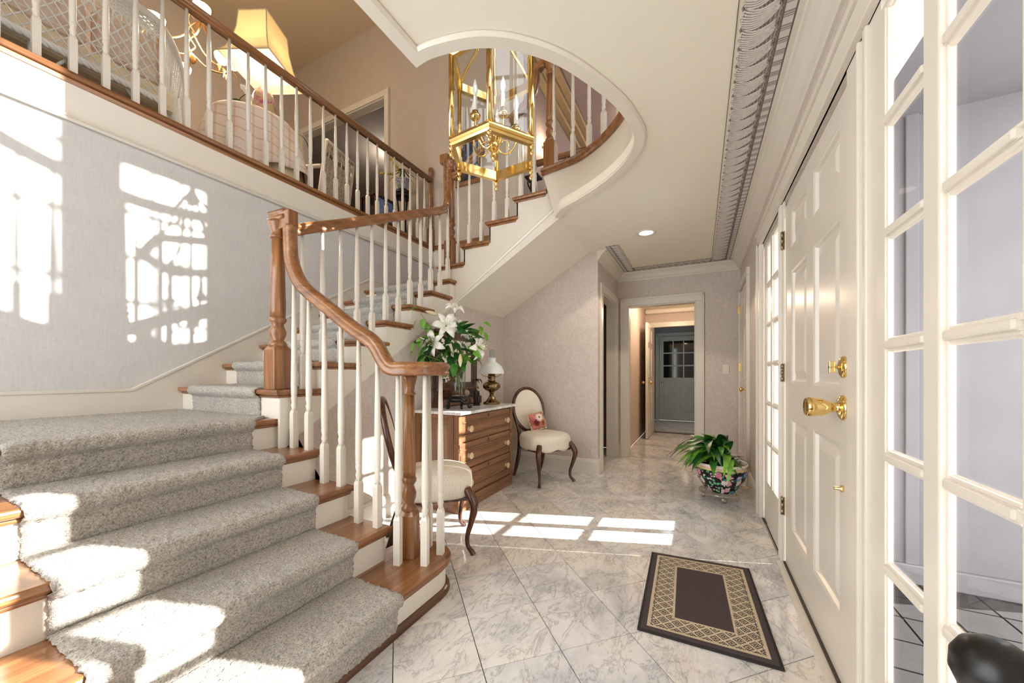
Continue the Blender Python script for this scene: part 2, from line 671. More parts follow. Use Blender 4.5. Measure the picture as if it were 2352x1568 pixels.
# flat casing ring on the ceiling round the opening
mb = MB()
ring = [(XL0, 1.09)] + lowc
inner = [Vector((x, y)) for x, y in ring]
outer = []
for i, p in enumerate(inner):
    t = (inner[min(i + 1, len(inner) - 1)] - inner[max(i - 1, 0)]).normalized()
    outer.append(p + Vector((t.y, -t.x)) * 0.062)
for i in range(len(inner)):
    if i == 1:
        outer[i] = inner[i] + Vector((-0.062, -0.062))
    elif i > 1:
        outer[i].y = min(outer[i].y, 1.028)
L = [[(p.x, p.y, CZ - 0.002), (p.x, p.y, CZ - 0.018), (q.x + (p.x - q.x) * 0.15, q.y + (p.y - q.y) * 0.15, CZ - 0.018), (q.x, q.y, CZ - 0.008), (q.x, q.y, CZ - 0.002)] for p, q in zip(inner, outer)]
mb.loops(L, True, False)
struct('trim_2', mb, 'white', 'flat white casing ring edging the ceiling opening')

# ------------------------------------------------------------------ front wall: lower part is all joinery around the door
UNIT0, UNIT1, HEAD = 0.74, 3.42, 2.10
upw = [(-0.5, 1.05, 3.25, 4.9), (1.30, 2.09, 3.25, 4.9), (2.28, 2.80, 3.25, 4.5)]  # leftmost opening is added to bring more sky light upstairs
fw = holed('y', YF - 0.16, YF, XL0, 6.6, -0.05, UC, [(UNIT0, UNIT1, -0.05, HEAD)] + upw)
struct('wall_front', fw, 'paper', 'papered front wall around the entry door')


def bar(name, mat, parent, x0, x1, y0, y1, z0, z1, bev=0.004):
    return bx(x0, x1, y0, y1, z0, z1).build(name, mat, parent, True, bev)


# casing boards of the entry unit
tr = sempty('trim_3', (2.08, YF, 0), 'cream painted casing framing the front door and its sidelights')
for (x0, x1) in ((UNIT1 - 0.02, UNIT1 + 0.095), (UNIT0 - 0.095, UNIT0 + 0.02)):
    bar('casing', 'trim', tr, x0, x1, YF - 0.01, YF + 0.022, 0, HEAD + 0.02)
    bar('casing_bead', 'trim', tr, (x0 + 0.07 if x0 > 2 else x0 - 0.004), (x1 + 0.004 if x0 > 2 else x0 + 0.02), YF, YF + 0.032, 0, HEAD + 0.02)
bar('casing', 'trim', tr, UNIT0 - 0.095, UNIT1 + 0.095, YF - 0.01, YF + 0.022, HEAD + 0.0, HEAD + 0.085)
bar('casing_bead', 'trim', tr, UNIT0 - 0.10, UNIT1 + 0.10, YF, YF + 0.034, HEAD + 0.085, HEAD + 0.11)
for (x0, x1) in ((1.325, 1.585), (2.62, 2.765)):       # mullion posts
    bar('mullion_post', 'trim', tr, x0, x1, YF - 0.014, YF - 0.002, 0, HEAD, 0.002)
for x0, x1 in ((1.40, 1.425), (1.46, 1.475), (2.655, 2.668), (2.70, 2.712)):
    bar('post_bead', 'trim', tr, x0, x1, YF - 0.01, YF + 0.008, 0, HEAD, 0.005)
bar('head_jamb', 'trim', tr, UNIT0, UNIT1, YF - 0.14, YF - 0.024, HEAD - 0.035, HEAD)
bar('sill', 'trim', tr, UNIT0, UNIT1, YF - 0.15, YF - 0.02, -0.05, 0.004)


def sidelight(name, label, cols, z0, z1, rows, yc, sx0, sx1, fw_=0.05, zb=None):
    """glazed frame with a grid of muntins and single panes"""
    w = sempty(name, ((sx0 + sx1) / 2, yc, z0), label)
    zb = z0 - fw_ if zb is None else zb
    for x0, x1 in ((sx0, cols[0][0]), (cols[-1][1], sx1)):
        bar('stile', 'trim', w, x0, x1, yc - 0.004, yc + 0.008, zb, z1 + fw_)
    bar('top_rail', 'trim', w, cols[0][0], cols[-1][1], yc - 0.004, yc + 0.012, z1, z1 + fw_)
    bar('bottom_rail', 'trim', w, cols[0][0], cols[-1][1], yc - 0.004, yc + 0.012, zb, z0)
    for a, b in zip(cols, cols[1:]):
        bar('muntin', 'trim', w, a[1], b[0], yc - 0.004, yc + 0.008, z0, z1, 0.003)
        bar('muntin_bead', 'trim', w, a[1] + 0.006, b[0] - 0.006, yc - 0.004, yc + 0.018, z0, z1, 0.005)
    ph = (z1 - z0) / rows
    for r in range(1, rows):
        z = z0 + ph * r
        for a in cols:
            bar('muntin', 'trim', w, a[0], a[1], yc - 0.004, yc + 0.008, z - 0.017, z + 0.017, 0.003)
            bar('muntin_bead', 'trim', w, a[0], a[1], yc - 0.004, yc + 0.018, z - 0.009, z + 0.009, 0.004)
    for r in range(rows):
        for a in cols:
            za, zc = z0 + ph * r + (0.014 if r else -0.004), z0 + ph * (r + 1) - (0.014 if r < rows - 1 else -0.004)
            p = MB()
            e = 0.018
            x0, x1 = a[0] - 0.003, a[1] + 0.003
            L = [[(x0, yc - 0.004, za), (x1, yc - 0.004, za), (x1, yc - 0.004, zc), (x0, yc - 0.004, zc)],
                 [(x0 + e, yc - 0.0025, za + e), (x1 - e, yc - 0.0025, za + e), (x1 - e, yc - 0.0025, zc - e), (x0 + e, yc - 0.0025, zc - e)]]
            p.loops(L, False, False)
            k = len(p.v)
            p.face((k - 4, k - 3, k - 2, k - 1))
            p.build('pane', 'glass', w)
            gb = MB()
            fr = lambda q, y: [(x0 + q, y, za + q), (x1 - q, y, za + q), (x1 - q, y, zc - q), (x0 + q, y, zc - q)]
            gb.loops([fr(-0.010, yc + 0.0075), fr(-0.008, yc + 0.0115), fr(-0.004, yc + 0.011), fr(-0.003, yc + 0.0055), fr(0.002, yc + 0.005), fr(0.006, yc - 0.0015)], False, False)
            gb.build('glazing_bead', 'trim', w)
    return w


sidelight('window_1', 'tall sidelight nearest the viewer with two columns of bevelled panes', [(0.83, 1.012), (1.085, 1.268)], 0.32, 2.03, 6, YF - 0.004, 0.76, 1.325, 0.03, 0.004)
sidelight('window_2', 'tall bright sidelight beyond the front door hinges', [(2.80, 2.985), (3.055, 3.24)], 0.32, 2.03, 6, YF - 0.02, 2.765, 3.40, 0.03, 0.004)
for k, (a, b, z0, z1) in enumerate(upw):
    sidelight('window_%d' % (3 + k), 'upper window over the front door, %s one' % ('added leftmost', 'middle', 'farthest')[k], [(a + 0.04, a + 0.04 + (b - a - 0.12) / 3), (a + 0.06 + (b - a - 0.12) / 3, a + 0.06 + (b - a - 0.12) * 2 / 3), (a + 0.08 + (b - a - 0.12) * 2 / 3, b - 0.04)], z0 + 0.04, z1 - 0.04, 4, YF - 0.08, a, b, 0.04, z0)

# ------------------------------------------------------------------ front door
DX0, DX1, DY = 1.588, 2.618, YF - 0.012
door = sempty('door_1', (DX1, DY, 0), 'cream six panel front door with brass knob')
rowsz = [(0.245, 0.858), (1.052, 1.66), (1.785, 1.985)]
colsx = [(1.69, 2.03), (2.145, 2.465)]
holes = [(a, b, c, d) for a, b in colsx for c, d in rowsz]
holed('y', DY - 0.044, DY, DX0, DX1, 0.022, HEAD - 0.04, holes).build('door_leaf', 'door', door)
for a, b, c, d in holes:
    p = MB()
    fr = lambda e, y: [(a + e, y, c + e), (b - e, y, c + e), (b - e, y, d - e), (a + e, y, d - e)]
    p.loops([fr(0, DY - 0.001), fr(0.012, DY - 0.004), fr(0.018, DY - 0.016), fr(0.026, DY - 0.017), fr(0.062, DY - 0.006), fr(0.066, DY - 0.005)], False, False)
    k = len(p.v)
    p.face((k - 4, k - 3, k - 2, k - 1))
    p.build('raised_panel', 'door', door)
for z in (0.34, 1.11, 1.873):
    h = bx(DX1 - 0.012, DX1 + 0.026, DY + 0.004, DY + 0.009, z - 0.052, z + 0.052).build('hinge', 'hinge', door, True, 0.001)
    for q in (-0.036, 0, 0.036):
        MB().lathe([(0.008, -0.016), (0.008, 0.016)], (DX1 + 0.004, DY + 0.014, z + q), 10).build('knuckle', 'hinge', h)


def ylathe(prof, x, y, z, seg=20):
    """lathe about an axis that points from the wall into the room (+y)"""
    m = MB().lathe(prof, (0, 0, 0), seg)
    m.v = [(x + p[0], y + p[2], z + p[1]) for p in m.v]
    return m


ylathe([(0.001, 0.0), (0.044, 0.0), (0.043, 0.006), (0.034, 0.012), (0.018, 0.016), (0.016, 0.03), (0.02, 0.034), (0.021, 0.04), (0.03, 0.056), (0.034, 0.085), (0.034, 0.10), (0.028, 0.106), (0.026, 0.102), (0.001, 0.103)], 1.652, DY, 0.985, 28).build('door_knob', 'brass', door)
db = ylathe([(0.001, 0), (0.038, 0), (0.037, 0.006), (0.028, 0.012), (0.012, 0.014), (0.001, 0.015)], 1.643, DY, 1.125, 24).build('deadbolt', 'brass', door)
MB().tube([(1.643, DY + 0.012, 1.125), (1.643, DY + 0.042, 1.125)], [0.007, 0.007], 8).box(1.637, 1.649, DY + 0.026, DY + 0.042, 1.105, 1.145).build('thumb_turn', 'brass', db, True, 0.002)
ylathe([(0.001, 0), (0.012, 0), (0.012, 0.006), (0.006, 0.01), (0.006, 0.024), (0.001, 0.026)], 1.655, DY, 0.705, 12).build('chain_stud', 'brass', door)
bx(DX0, DX1, DY - 0.002, DY + 0.010, 0.012, 0.022).build('door_sweep', 'groove', door)
bx(DX0 - 0.02, DX1 + 0.02, DY - 0.04, YF + 0.03, 0.0, 0.011).build('threshold', 'trim', door)

# closet door further along the front wall
cd = sempty('door_2', (5.0, YF, 0), 'narrow closet door beyond the potted plant')
holes = [(4.31, 4.58, a, b) for a, b in ((0.25, 0.85), (1.05, 1.6), (1.7, 1.95))] + [(4.66, 4.90, a, b) for a, b in ((0.25, 0.85), (1.05, 1.6), (1.7, 1.95))]
holed('y', YF - 0.0, YF + 0.012, 4.25, 4.98, 0.015, 2.03, holes).build('door_leaf', 'door', cd)
for a, b, c, d in holes:
    p = MB()
    fr = lambda e, y: [(a + e, y, c + e), (b - e, y, c + e), (b - e, y, d - e), (a + e, y, d - e)]
    p.loops([fr(0, YF + 0.012), fr(0.018, YF + 0.003), fr(0.05, YF + 0.009), fr(0.055, YF + 0.01)], False, False)
    k = len(p.v)
    p.face((k - 4, k - 3, k - 2, k - 1))
    p.build('raised_panel', 'door', cd)
for x0, x1 in ((4.16, 4.24), (4.99, 5.07)):
    bar('casing', 'trim', cd, x0, x1, YF, YF + 0.03, 0, 2.05)
bar('casing', 'trim', cd, 4.16, 5.07, YF, YF + 0.03, 2.05, 2.13)
ylathe([(0.001, 0), (0.03, 0), (0.028, 0.006), (0.01, 0.01), (0.01, 0.03), (0.024, 0.04), (0.026, 0.058), (0.001, 0.066)], 4.33, YF + 0.012, 0.95, 16).build('door_knob', 'brass', cd)
for z in (1.18, 1.84):
    bar('hinge', 'brass', cd, 4.972, 4.995, YF + 0.012, YF + 0.034, z - 0.05, z + 0.05, 0.002)

struct('wall_left', bx(XL0 - 0.1, XL0, YF - 0.16, 1.09, -0.05, CZ + 0.06), 'paper', 'unseen papered wall behind the viewer, added to hold back daylight')  # unseen wall added to cut the daylight on the entry joinery
# crown mouldings (drop .10, projection .11) and painted acanthus border
def crownprof(s=1):
    return [(0, 0.0), (0.0, -0.105), (0.012, -0.105), (0.016, -0.09), (0.03, -0.08), (0.05, -0.045), (0.075, -0.022), (0.085, -0.018), (0.09, -0.006), (0.11, -0.004), (0.11, 0.0)]


def crown(name, p0, p1, nrm, label):
    mb = MB()
    L = []
    for p in (p0, p1):
        L.append([(p[0] + nrm[0] * a, p[1] + nrm[1] * a, CZ + b) for a, b in crownprof()])
    mb.loops(L, True, False)
    return struct(name, mb, 'trim', label)


crown('trim_4', (XL0, YF), (XE, YF), (0, 1), 'cream crown moulding along the front wall')
crown('trim_5', (XE, YF), (XE, YH), (-1, 0), 'cream crown moulding over the hall end doorway')
crown('trim_6', (XW - 0.03, YH), (XE, YH), (0, -1), 'short cream crown moulding on the left hall wall')


def mk_acanthus(name, ax):
    """printed acanthus: ax is the axis along the strip; coordinates in metres"""
    t = NT(name)
    sep = t.n('ShaderNodeSeparateXYZ')
    t.l(t.coord(), sep.inputs[0])
    s, w = (sep.outputs[0], sep.outputs[1]) if ax == 'x' else (sep.outputs[1], sep.outputs[0])
    # curling leaf: phase advances with the square of the cross coordinate
    cell = t.math('FRACT', t.math('MULTIPLY', t.math('ADD', s, t.math('MULTIPLY', w, 0.35)), 1 / 0.095))
    cv = t.n('ShaderNodeCombineXYZ')
    t.l(t.math('MULTIPLY', cell, 1.0), cv.inputs[0])
    t.l(t.math('MULTIPLY', w, 8.0), cv.inputs[1])
    wv = t.n('ShaderNodeTexWave', wave_type='RINGS')
    wv.inputs['Scale'].default_value = 3.2
    wv.inputs['Distortion'].default_value = 7.0
    wv.inputs['Detail'].default_value = 3.0
    wv.inputs['Detail Scale'].default_value = 2.0
    t.l(cv.outputs[0], wv.inputs['Vector'])
    sh = t.ramp(cell, [(0.0, (0.45, 0.43, 0.42, 1)), (0.25, (0.95, 0.95, 0.95, 1)), (0.8, (1, 1, 1, 1)), (1.0, (0.6, 0.58, 0.57, 1))])
    c = t.ramp(wv.outputs['Fac'], [(0.1, srgb(112, 103, 99)), (0.45, srgb(146, 137, 132)), (0.8, srgb(172, 163, 158))])
    t.set(t.mix(0.75, c, sh, 'MULTIPLY'), 0.7)
    return t.m


def mk_rope(name, ax):
    t = NT(name)
    sep = t.n('ShaderNodeSeparateXYZ')
    t.l(t.coord(), sep.inputs[0])
    s = sep.outputs[0] if ax == 'x' else sep.outputs[1]
    cell = t.math('FRACT', t.math('MULTIPLY', s, 1 / 0.062))
    k = lambda v: srgb(v, v - 5, v - 9)
    c = t.ramp(cell, [(0.0, k(110)), (0.1, k(205)), (0.18, k(120)), (0.28, k(205)), (0.34, k(120)), (0.42, k(212)), (0.9, k(214)), (1.0, k(110))])
    t.set(c, 0.7)
    return t.m


M['acan_x'], M['acan_y'] = mk_acanthus('acanthus_border_x', 'x'), mk_acanthus('acanthus_border_y', 'y')
M['rope_x'], M['rope_y'] = mk_rope('reeded_border_x', 'x'), mk_rope('reeded_border_y', 'y')
M['acanleaf'] = plain('acanthus_leaf_print', srgb(206, 199, 193), 0.75, var=0.1, scale=60)
M['edge'] = plain('border_line', srgb(110, 100, 94), 0.7)


def border(name, ax, s0, s1, w0, w1, label):
    """w0 = edge at the crown, w1 = scalloped edge towards the room"""
    e = sempty(name, ((s0 if ax == 'x' else w0), (w0 if ax == 'x' else s0), CZ - 0.002), label)
    d = 1 if w1 > w0 else -1
    P = (lambda s, w, z: (s, w, z)) if ax == 'x' else (lambda s, w, z: (w, s, z))

    def strip(nm, mat, wa, wb, zz, scal=0.0, step=0.0475):
        mb = MB()
        k = max(1, int((s1 - s0) / step * 4)) if scal else 1
        ia, ib = [], []
        for i in range(k + 1):
            s = s0 + (s1 - s0) * i / k
            sc = scal * abs(math.sin(PI * s / step)) if scal else 0
            ia.append(mb.addv([P(s, wa, zz)]))
            ib.append(mb.addv([P(s, wb + d * sc, zz)]))
        for i in range(k):
            mb.face((ia[i], ia[i + 1], ib[i + 1], ib[i]))
        mb.build(nm, mat, e, solid=0.002)
    W = abs(w1 - w0)
    strip('reeded_band', 'rope_' + ax, w0 + d * 0.006, w0 + d * 0.04, CZ - 0.002)
    strip('line', 'edge', w0, w0 + d * 0.006, CZ - 0.0025)
    strip('line', 'edge', w0 + d * 0.04, w0 + d * 0.046, CZ - 0.0025)
    strip('acanthus_band', 'acan_' + ax, w0 + d * 0.046, w1 - d * 0.028, CZ - 0.002, 0.016)
    mb = MB()
    wa, wb = w0 + d * 0.05, w1 - d * 0.018
    per = 0.095
    k = 0
    while s0 + k * per < s1 - per:
        sb = s0 + k * per
        for q in range(9):
            f = q / 8
            pts, rr = [], []
            for i in range(8):
                t = i / 7
                s = sb + f * per * (0.55 + 0.45 * t) + 0.030 * math.sin(PI * t * 0.9) - 0.012 * t * t
                w = wa + (wb - wa) * (0.10 + 0.90 * t) * (0.93 + 0.07 * math.sin(PI * f))
                pts.append(P(s, w, CZ - 0.0035))
                rr.append(0.0035 * (0.45 + 1.0 * math.sin(PI * (0.15 + 0.7 * t))))
            mb.tube(pts, rr, 5, True, 0.5)
            mb.ball(pts[-1], 0.0048, 6, (1, 1, 0.5))
        for q in range(7):
            a = 2 * PI * q / 7
            mb.ball(P(sb + per * 0.42 + 0.010 * math.cos(a), wa + d * (0.022 + 0.010 * math.sin(a)), CZ - 0.0045), 0.0055, 6, (1, 1, 0.5))
        k += 1
    tag(mb.build('acanthus_leaves', 'acanleaf', e), 'row of curling grey acanthus leaves', None, None, 'stuff')
    strip('line', 'edge', w1 - d * 0.003, w1, CZ - 0.0025)


border('trim_7', 'x', XL0, 4.99, YF + 0.11, -0.125, 'grey printed acanthus border along the front side of the ceiling')
border('trim_8', 'y', -0.13, 0.76, XE - 0.11, 4.83, 'grey printed acanthus border across the hall end')
border('trim_9', 'x', 3.90, 4.99, YH - 0.11, 0.745, 'grey printed acanthus border on the left side of the hall ceiling')

# ------------------------------------------------------------------ walls of the hall
DO0, DO1 = 4.20, 5.0
struct('wall_hall', holed('y', YH, YH + 0.12, XW, XE, 0, CZ, [(DO0, DO1, 0, 2.03)]), 'paper', 'papered left wall of the rear hall with a cased doorway')
tr = sempty('trim_10', (4.6, YH, 0), 'cream casing of the doorway on the left of the hall')
bar('casing', 'trim', tr, DO0 - 0.09, DO0, YH - 0.022, YH + 0.001, 0, 2.03)
bar('casing', 'trim', tr, DO1, DO1 + 0.09, YH - 0.022, YH + 0.001, 0, 2.03)
bar('casing', 'trim', tr, DO0 - 0.09, DO1 + 0.09, YH - 0.022, YH + 0.001, 2.03, 2.12)
bar('jamb', 'trim', tr, DO1 - 0.012, DO1 + 0.002, YH, YH + 0.125, 0, 2.03)
bar('jamb', 'trim', tr, DO0 - 0.002, DO0 + 0.012, YH, YH + 0.125, 0, 2.03)
bar('jamb', 'trim', tr, DO0, DO1, YH, YH + 0.125, 2.018, 2.032)
struct('wall_right', bx(XW, XW + 0.1, YH + 0.12, YB + 0.1, 0, CZ + 0.3), 'paper', 'papered wall behind the chair with the pillow')
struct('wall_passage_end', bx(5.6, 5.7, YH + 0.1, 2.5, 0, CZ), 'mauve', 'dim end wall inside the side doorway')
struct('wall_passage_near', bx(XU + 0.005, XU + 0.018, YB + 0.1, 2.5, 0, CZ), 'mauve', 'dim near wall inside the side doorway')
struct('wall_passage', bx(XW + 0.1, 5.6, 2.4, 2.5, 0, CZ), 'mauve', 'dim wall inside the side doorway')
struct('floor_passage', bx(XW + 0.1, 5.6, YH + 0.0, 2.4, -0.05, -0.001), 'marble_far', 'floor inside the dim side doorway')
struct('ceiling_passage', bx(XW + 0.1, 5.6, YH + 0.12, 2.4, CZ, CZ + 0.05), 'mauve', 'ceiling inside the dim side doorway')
ED0, ED1 = 0.045, 0.85
struct('wall_end', holed('x', XE, XE + 0.12, YF, YH, 0, CZ, [(ED0, ED1, 0, 2.005)]), 'paper', 'papered end wall of the hall around the far doorway')
tr = sempty('trim_11', (XE, 0.45, 0), 'cream casing of the doorway at the hall end')
for y0, y1 in ((ED0 - 0.095, ED0), (ED1, ED1 + 0.095)):
    bar('casing', 'trim', tr, XE - 0.022, XE + 0.001, y0, y1, 0, 2.005)
    bar('casing_bead', 'trim', tr, XE - 0.034, XE - 0.02, y0 if y0 < 0.2 else y1 - 0.022, y0 + 0.022 if y0 < 0.2 else y1, 0, 2.10)
bar('casing', 'trim', tr, XE - 0.022, XE + 0.001, ED0 - 0.095, ED1 + 0.095, 2.005, 2.10)
bar('casing_bead', 'trim', tr, XE - 0.034, XE - 0.02, ED0 - 0.095, ED1 + 0.095, 2.08, 2.105)
bar('jamb', 'trim', tr, XE, XE + 0.125, ED1 - 0.012, ED1 + 0.002, 0, 2.005)
bar('jamb', 'trim', tr, XE, XE + 0.125, ED0 - 0.002, ED0 + 0.012, 0, 2.005)
bar('jamb', 'trim', tr, XE, XE + 0.125, ED0, ED1, 1.993, 2.007)


def baseboard(name, segs, label, h=0.17):
    e = sempty(name, (segs[0][0], segs[0][2], 0), label)
    for (x0, x1, y0, y1, nx_, ny_) in segs:
        mb = MB()
        pr = [(0, 0), (0.018, 0), (0.018, h - 0.03), (0.014, h - 0.022), (0.012, h - 0.008), (0.004, h), (0, h)]
        L = [[(x + nx_ * a, y + ny_ * a, b) for a, b in pr] for x, y in ((x0, y0), (x1, y1))]
        mb.loops(L, True, False)
        mb.build('board', 'trim', e)


baseboard('baseboard_right', [(XW, XW, YH, YB, -1, 0)], 'cream baseboard under the papered wall with the pillow chair')
baseboard('baseboard_back', [(1.365, XW, YB, YB, 0, -1)], 'cream baseboard behind the chest of drawers')
baseboard('baseboard_hall', [(XW - 0.018, DO0 - 0.09, YH, YH, 0, -1), (DO1 + 0.09, XE, YH, YH, 0, -1)], 'short cream baseboard beside the left hall doorway')
baseboard('baseboard_end', [(XE, XE, YF, ED0 - 0.095, -1, 0), (XE, XE, ED1 + 0.095, YH, -1, 0)], 'cream baseboard on the hall end wall')
baseboard('baseboard_front', [(UNIT1 + 0.095, 4.16, YF, YF, 0, 1)], 'cream baseboard behind the potted plant')
ds = tag(MB().tube([(3.86, YF + 0.018, 0.10), (3.86, YF + 0.085, 0.10)], [0.004, 0.004], 8).ball((3.86, YF + 0.09, 0.10), 0.01, 10).build('door_stop', 'brass'), 'small spring door stop on the baseboard behind the potted plant', 'door stop')

# ------------------------------------------------------------------ the far hall and utility room seen through the end doorway
HX = 7.5
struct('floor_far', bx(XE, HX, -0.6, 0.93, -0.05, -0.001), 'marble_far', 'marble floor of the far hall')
struct('ceiling_far', bx(XE + 0.12, HX, -0.6, 0.93, 2.33, 2.38), 'ceil', 'ceiling of the far hall')
struct('wall_far_left', bx(XE + 0.12, HX, 0.93, 1.03, 0, 2.38), 'peach', 'peach lit left wall of the far hall')
struct('wall_far_right', bx(XE + 0.12, HX, -0.7, -0.6, 0, 2.38), 'peach', 'right wall of the far hall')
struct('wall_far_end', holed('x', HX, HX + 0.12, -0.6, 0.93, 0, 2.38, [(-0.2, 0.775, 0, 1.99)]), 'peach', 'end wall of the far hall around a white doorway')
tr = sempty('trim_12', (HX, 0.2, 0), 'white casing of the doorway into the dark utility room')
bar('casing', 'trim', tr, HX - 0.02, HX, 0.775, 0.86, 0, 1.99)
bar('casing', 'trim', tr, HX - 0.02, HX, -0.285, 0.86, 1.99, 2.08)
bar('crown', 'trim', tr, HX - 0.09, HX, -0.6, 0.93, 2.24, 2.33, 0.03)
bar('threshold', 'dark_y', tr, HX - 0.03, HX + 0.13, -0.2, 0.775, -0.001, 0.008)
d3 = sempty('door_3', (6.63, 0.80, 0), 'white panelled door standing open in the far hall')
D3 = bx(0, 0.86, -0.018, 0.018, 0.01, 1.98).build('door_leaf', 'door', d3, False)
for a, b in ((0.12, 0.38), (0.48, 0.74)):
    for c, d in ((0.25, 0.85), (1.05, 1.55), (1.65, 1.88)):
        bx(a, b, -0.026, 0.026, c, d).build('raised_panel', 'door', d3, False, 0.006)
MB().ball((0.06, -0.06, 0.96), 0.028).tube([(0.06, -0.02, 0.96), (0.06, -0.05, 0.96)], 0.01).build('door_knob', 'brass', d3, False)
MB().ball((0.06, 0.06, 0.96), 0.028).tube([(0.06, 0.02, 0.96), (0.06, 0.05, 0.96)], 0.01).build('door_knob', 'brass', d3, False)
d3.rotation_euler = (0, 0, math.radians(-0.5))
UX = 9.6
M['util'] = plain('utility_wall', srgb(120, 124, 122), 0.6)
M['gdoor'] = plain('grey_green_door', srgb(150, 158, 150), 0.4)
M['night'] = plain('dark_glass', srgb(14, 16, 20), 0.05)
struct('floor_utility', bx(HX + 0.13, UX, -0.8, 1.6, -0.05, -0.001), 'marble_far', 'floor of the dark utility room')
struct('wall_utility', bx(UX, UX + 0.1, -0.8, 1.6, 0, 2.4), 'util', 'grey wall of the utility room')
struct('wall_utility_left', bx(HX + 0.12, UX, 1.1, 1.2, 0, 2.4), 'util', 'left wall of the utility room')
struct('wall_utility_right', bx(HX + 0.12, UX, -0.9, -0.8, 0, 2.4), 'util', 'right wall of the utility room')
struct('ceiling_utility', bx(HX + 0.12, UX, -0.8, 1.6, 2.4, 2.45), 'util', 'ceiling of the utility room')
d4 = sempty('door_4', (UX, 0.3, 0), 'grey green back door with nine panes in the utility room')
gy0, gy1 = 0.03, 0.86
gpan = [(gy0 + 0.09 + 0.225 * i, gy0 + 0.09 + 0.2 + 0.225 * i, 1.02 + 0.3 * j, 1.02 + 0.27 + 0.3 * j) for i in range(3) for j in range(3)]
holed('x', UX - 0.05, UX - 0.005, gy0, gy1, 0.02, 2.0, gpan).build('door_leaf', 'gdoor', d4)
for a, b, c, d in gpan:
    bx(UX - 0.03, UX - 0.024, a - 0.002, b + 0.002, c - 0.002, d + 0.002).build('pane', 'night', d4)
for a, b in ((gy0 + 0.1, gy0 + 0.37), (gy0 + 0.46, gy0 + 0.73)):
    bx(UX - 0.058, UX - 0.048, a, b, 0.22, 0.86).build('raised_panel', 'gdoor', d4, True, 0.006)
for y0, y1 in ((gy0 - 0.09, gy0 - 0.005), (gy1 + 0.005, gy1 + 0.09)):
    bar('casing', 'gdoor', d4, UX - 0.03, UX, y0, y1, 0, 2.01)
bar('casing', 'gdoor', d4, UX - 0.03, UX, gy0 - 0.09, gy1 + 0.09, 2.01, 2.09)
MB().ball((UX - 0.09, gy1 - 0.06, 0.92), 0.03).tube([(UX - 0.05, gy1 - 0.06, 0.92), (UX - 0.09, gy1 - 0.06, 0.92)], 0.011).build('door_knob', 'brass', d4)
lf = thing('ceiling_light', (8.6, 0.62, 2.4), 'small rectangular fluorescent ceiling light in the utility room', 'ceiling light')
bx(8.2, 9.0, 0.50, 0.74, 2.37, 2.4).build('housing', 'util', lf)
bx(8.22, 8.98, 0.52, 0.72, 2.355, 2.371).build('diffuser', emit('cool_tube', (0.8, 0.9, 1, 1), 3), lf)


def plamp(name, loc, e, col, r=0.08):
    d = bpy.data.lights.new(name, 'POINT')
    d.energy = e
    d.color = col
    d.shadow_soft_size = r
    o = bpy.data.objects.new(name, d)
    C.objects.link(o)
    o.location = loc
    return o


plamp('far_hall_lamp', (6.2, 0.4, 2.18), 22, (1.0, 0.78, 0.58), 0.1)
fl = thing('flush_light', (6.2, 0.4, 2.33), 'small flush ceiling light in the far hall', 'ceiling light')
MB().lathe([(0.10, 0), (0.10, -0.02), (0.085, -0.05), (0.04, -0.075), (0.001, -0.08)], (6.2, 0.4, 2.33), 20).build('glass_bowl', 'bulb', fl)

# switch plate and recessed light
sw = thing('light_switch', (XE, -0.28, 1.15), 'single light switch plate on the hall end wall', 'light switch')
bx(XE - 0.006, XE, -0.315, -0.245, 1.10, 1.215).build('plate', 'trim', sw, True, 0.003)
bx(XE - 0.012, XE - 0.004, -0.286, -0.274, 1.145, 1.17).build('toggle', 'trim', sw, True, 0.001)
rl = thing('recessed_light', (3.69, 0.45, CZ), 'recessed ceiling downlight with a white ring, switched on', 'ceiling light')
MB().lathe([(0.062, -0.001), (0.088, -0.001), (0.09, -0.006), (0.075, -0.009), (0.064, -0.006)], (3.69, 0.45, CZ), 32, cap=False).build('ring', 'white', rl)
MB().lathe([(0.001, -0.0025), (0.064, -0.0025), (0.064, -0.0035), (0.001, -0.0035)], (3.69, 0.45, CZ), 32).build('lamp_face', emit('can_lamp', (1, 0.86, 0.66, 1), 2.2), rl)
sd = bpy.data.lights.new('can_spot', 'SPOT')
sd.energy = 18
sd.spot_size = 2.0
sd.color = (1, 0.85, 0.68)
so = bpy.data.objects.new('can_spot', sd)
C.objects.link(so)
so.location = (3.69, 0.45, CZ - 0.03)

# ------------------------------------------------------------------ upper storey shell
M['pan'] = wood('wainscot_wood', 'z', srgb(84, 54, 34), srgb(112, 76, 50), srgb(136, 98, 68), 0.4)
XC = -0.9
struct('wall_upper_end', holed('x', XU, XU + 0.12, 2.0, 6.5, 1.95, UC, [(4.22, 6.15, UF, 5.28)]), 'upper', 'beige upper wall at the end of the balcony with a wide cased opening')
struct('wall_upper_far', bx(XC, XU, 6.5, 6.6, UF, UC), 'upper', 'beige far wall of the upper sitting hall')
struct('wall_upper_left', bx(XC - 0.1, XC, YF, 6.6, UF, UC), 'upper', 'upper left wall')
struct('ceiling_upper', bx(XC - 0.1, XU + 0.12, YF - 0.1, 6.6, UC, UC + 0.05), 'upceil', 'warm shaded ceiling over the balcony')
struct('floor_balcony', bx(XC, XU, YL + 0.02, 6.5, UF - 0.05, UF - 0.004), 'upfloor', 'dark wood balcony floor')
tr = sempty('trim_13', (XU, 4.2, UF), 'cream casing of the wide upper opening')
bar('casing', 'trim', tr, XU - 0.025, XU, 4.13, 4.22, UF, 5.28)
bar('casing_bead', 'trim', tr, XU - 0.036, XU - 0.02, 4.13, 4.15, UF, 5.38)
bar('casing', 'trim', tr, XU - 0.025, XU, 4.13, 6.24, 5.28, 5.37)
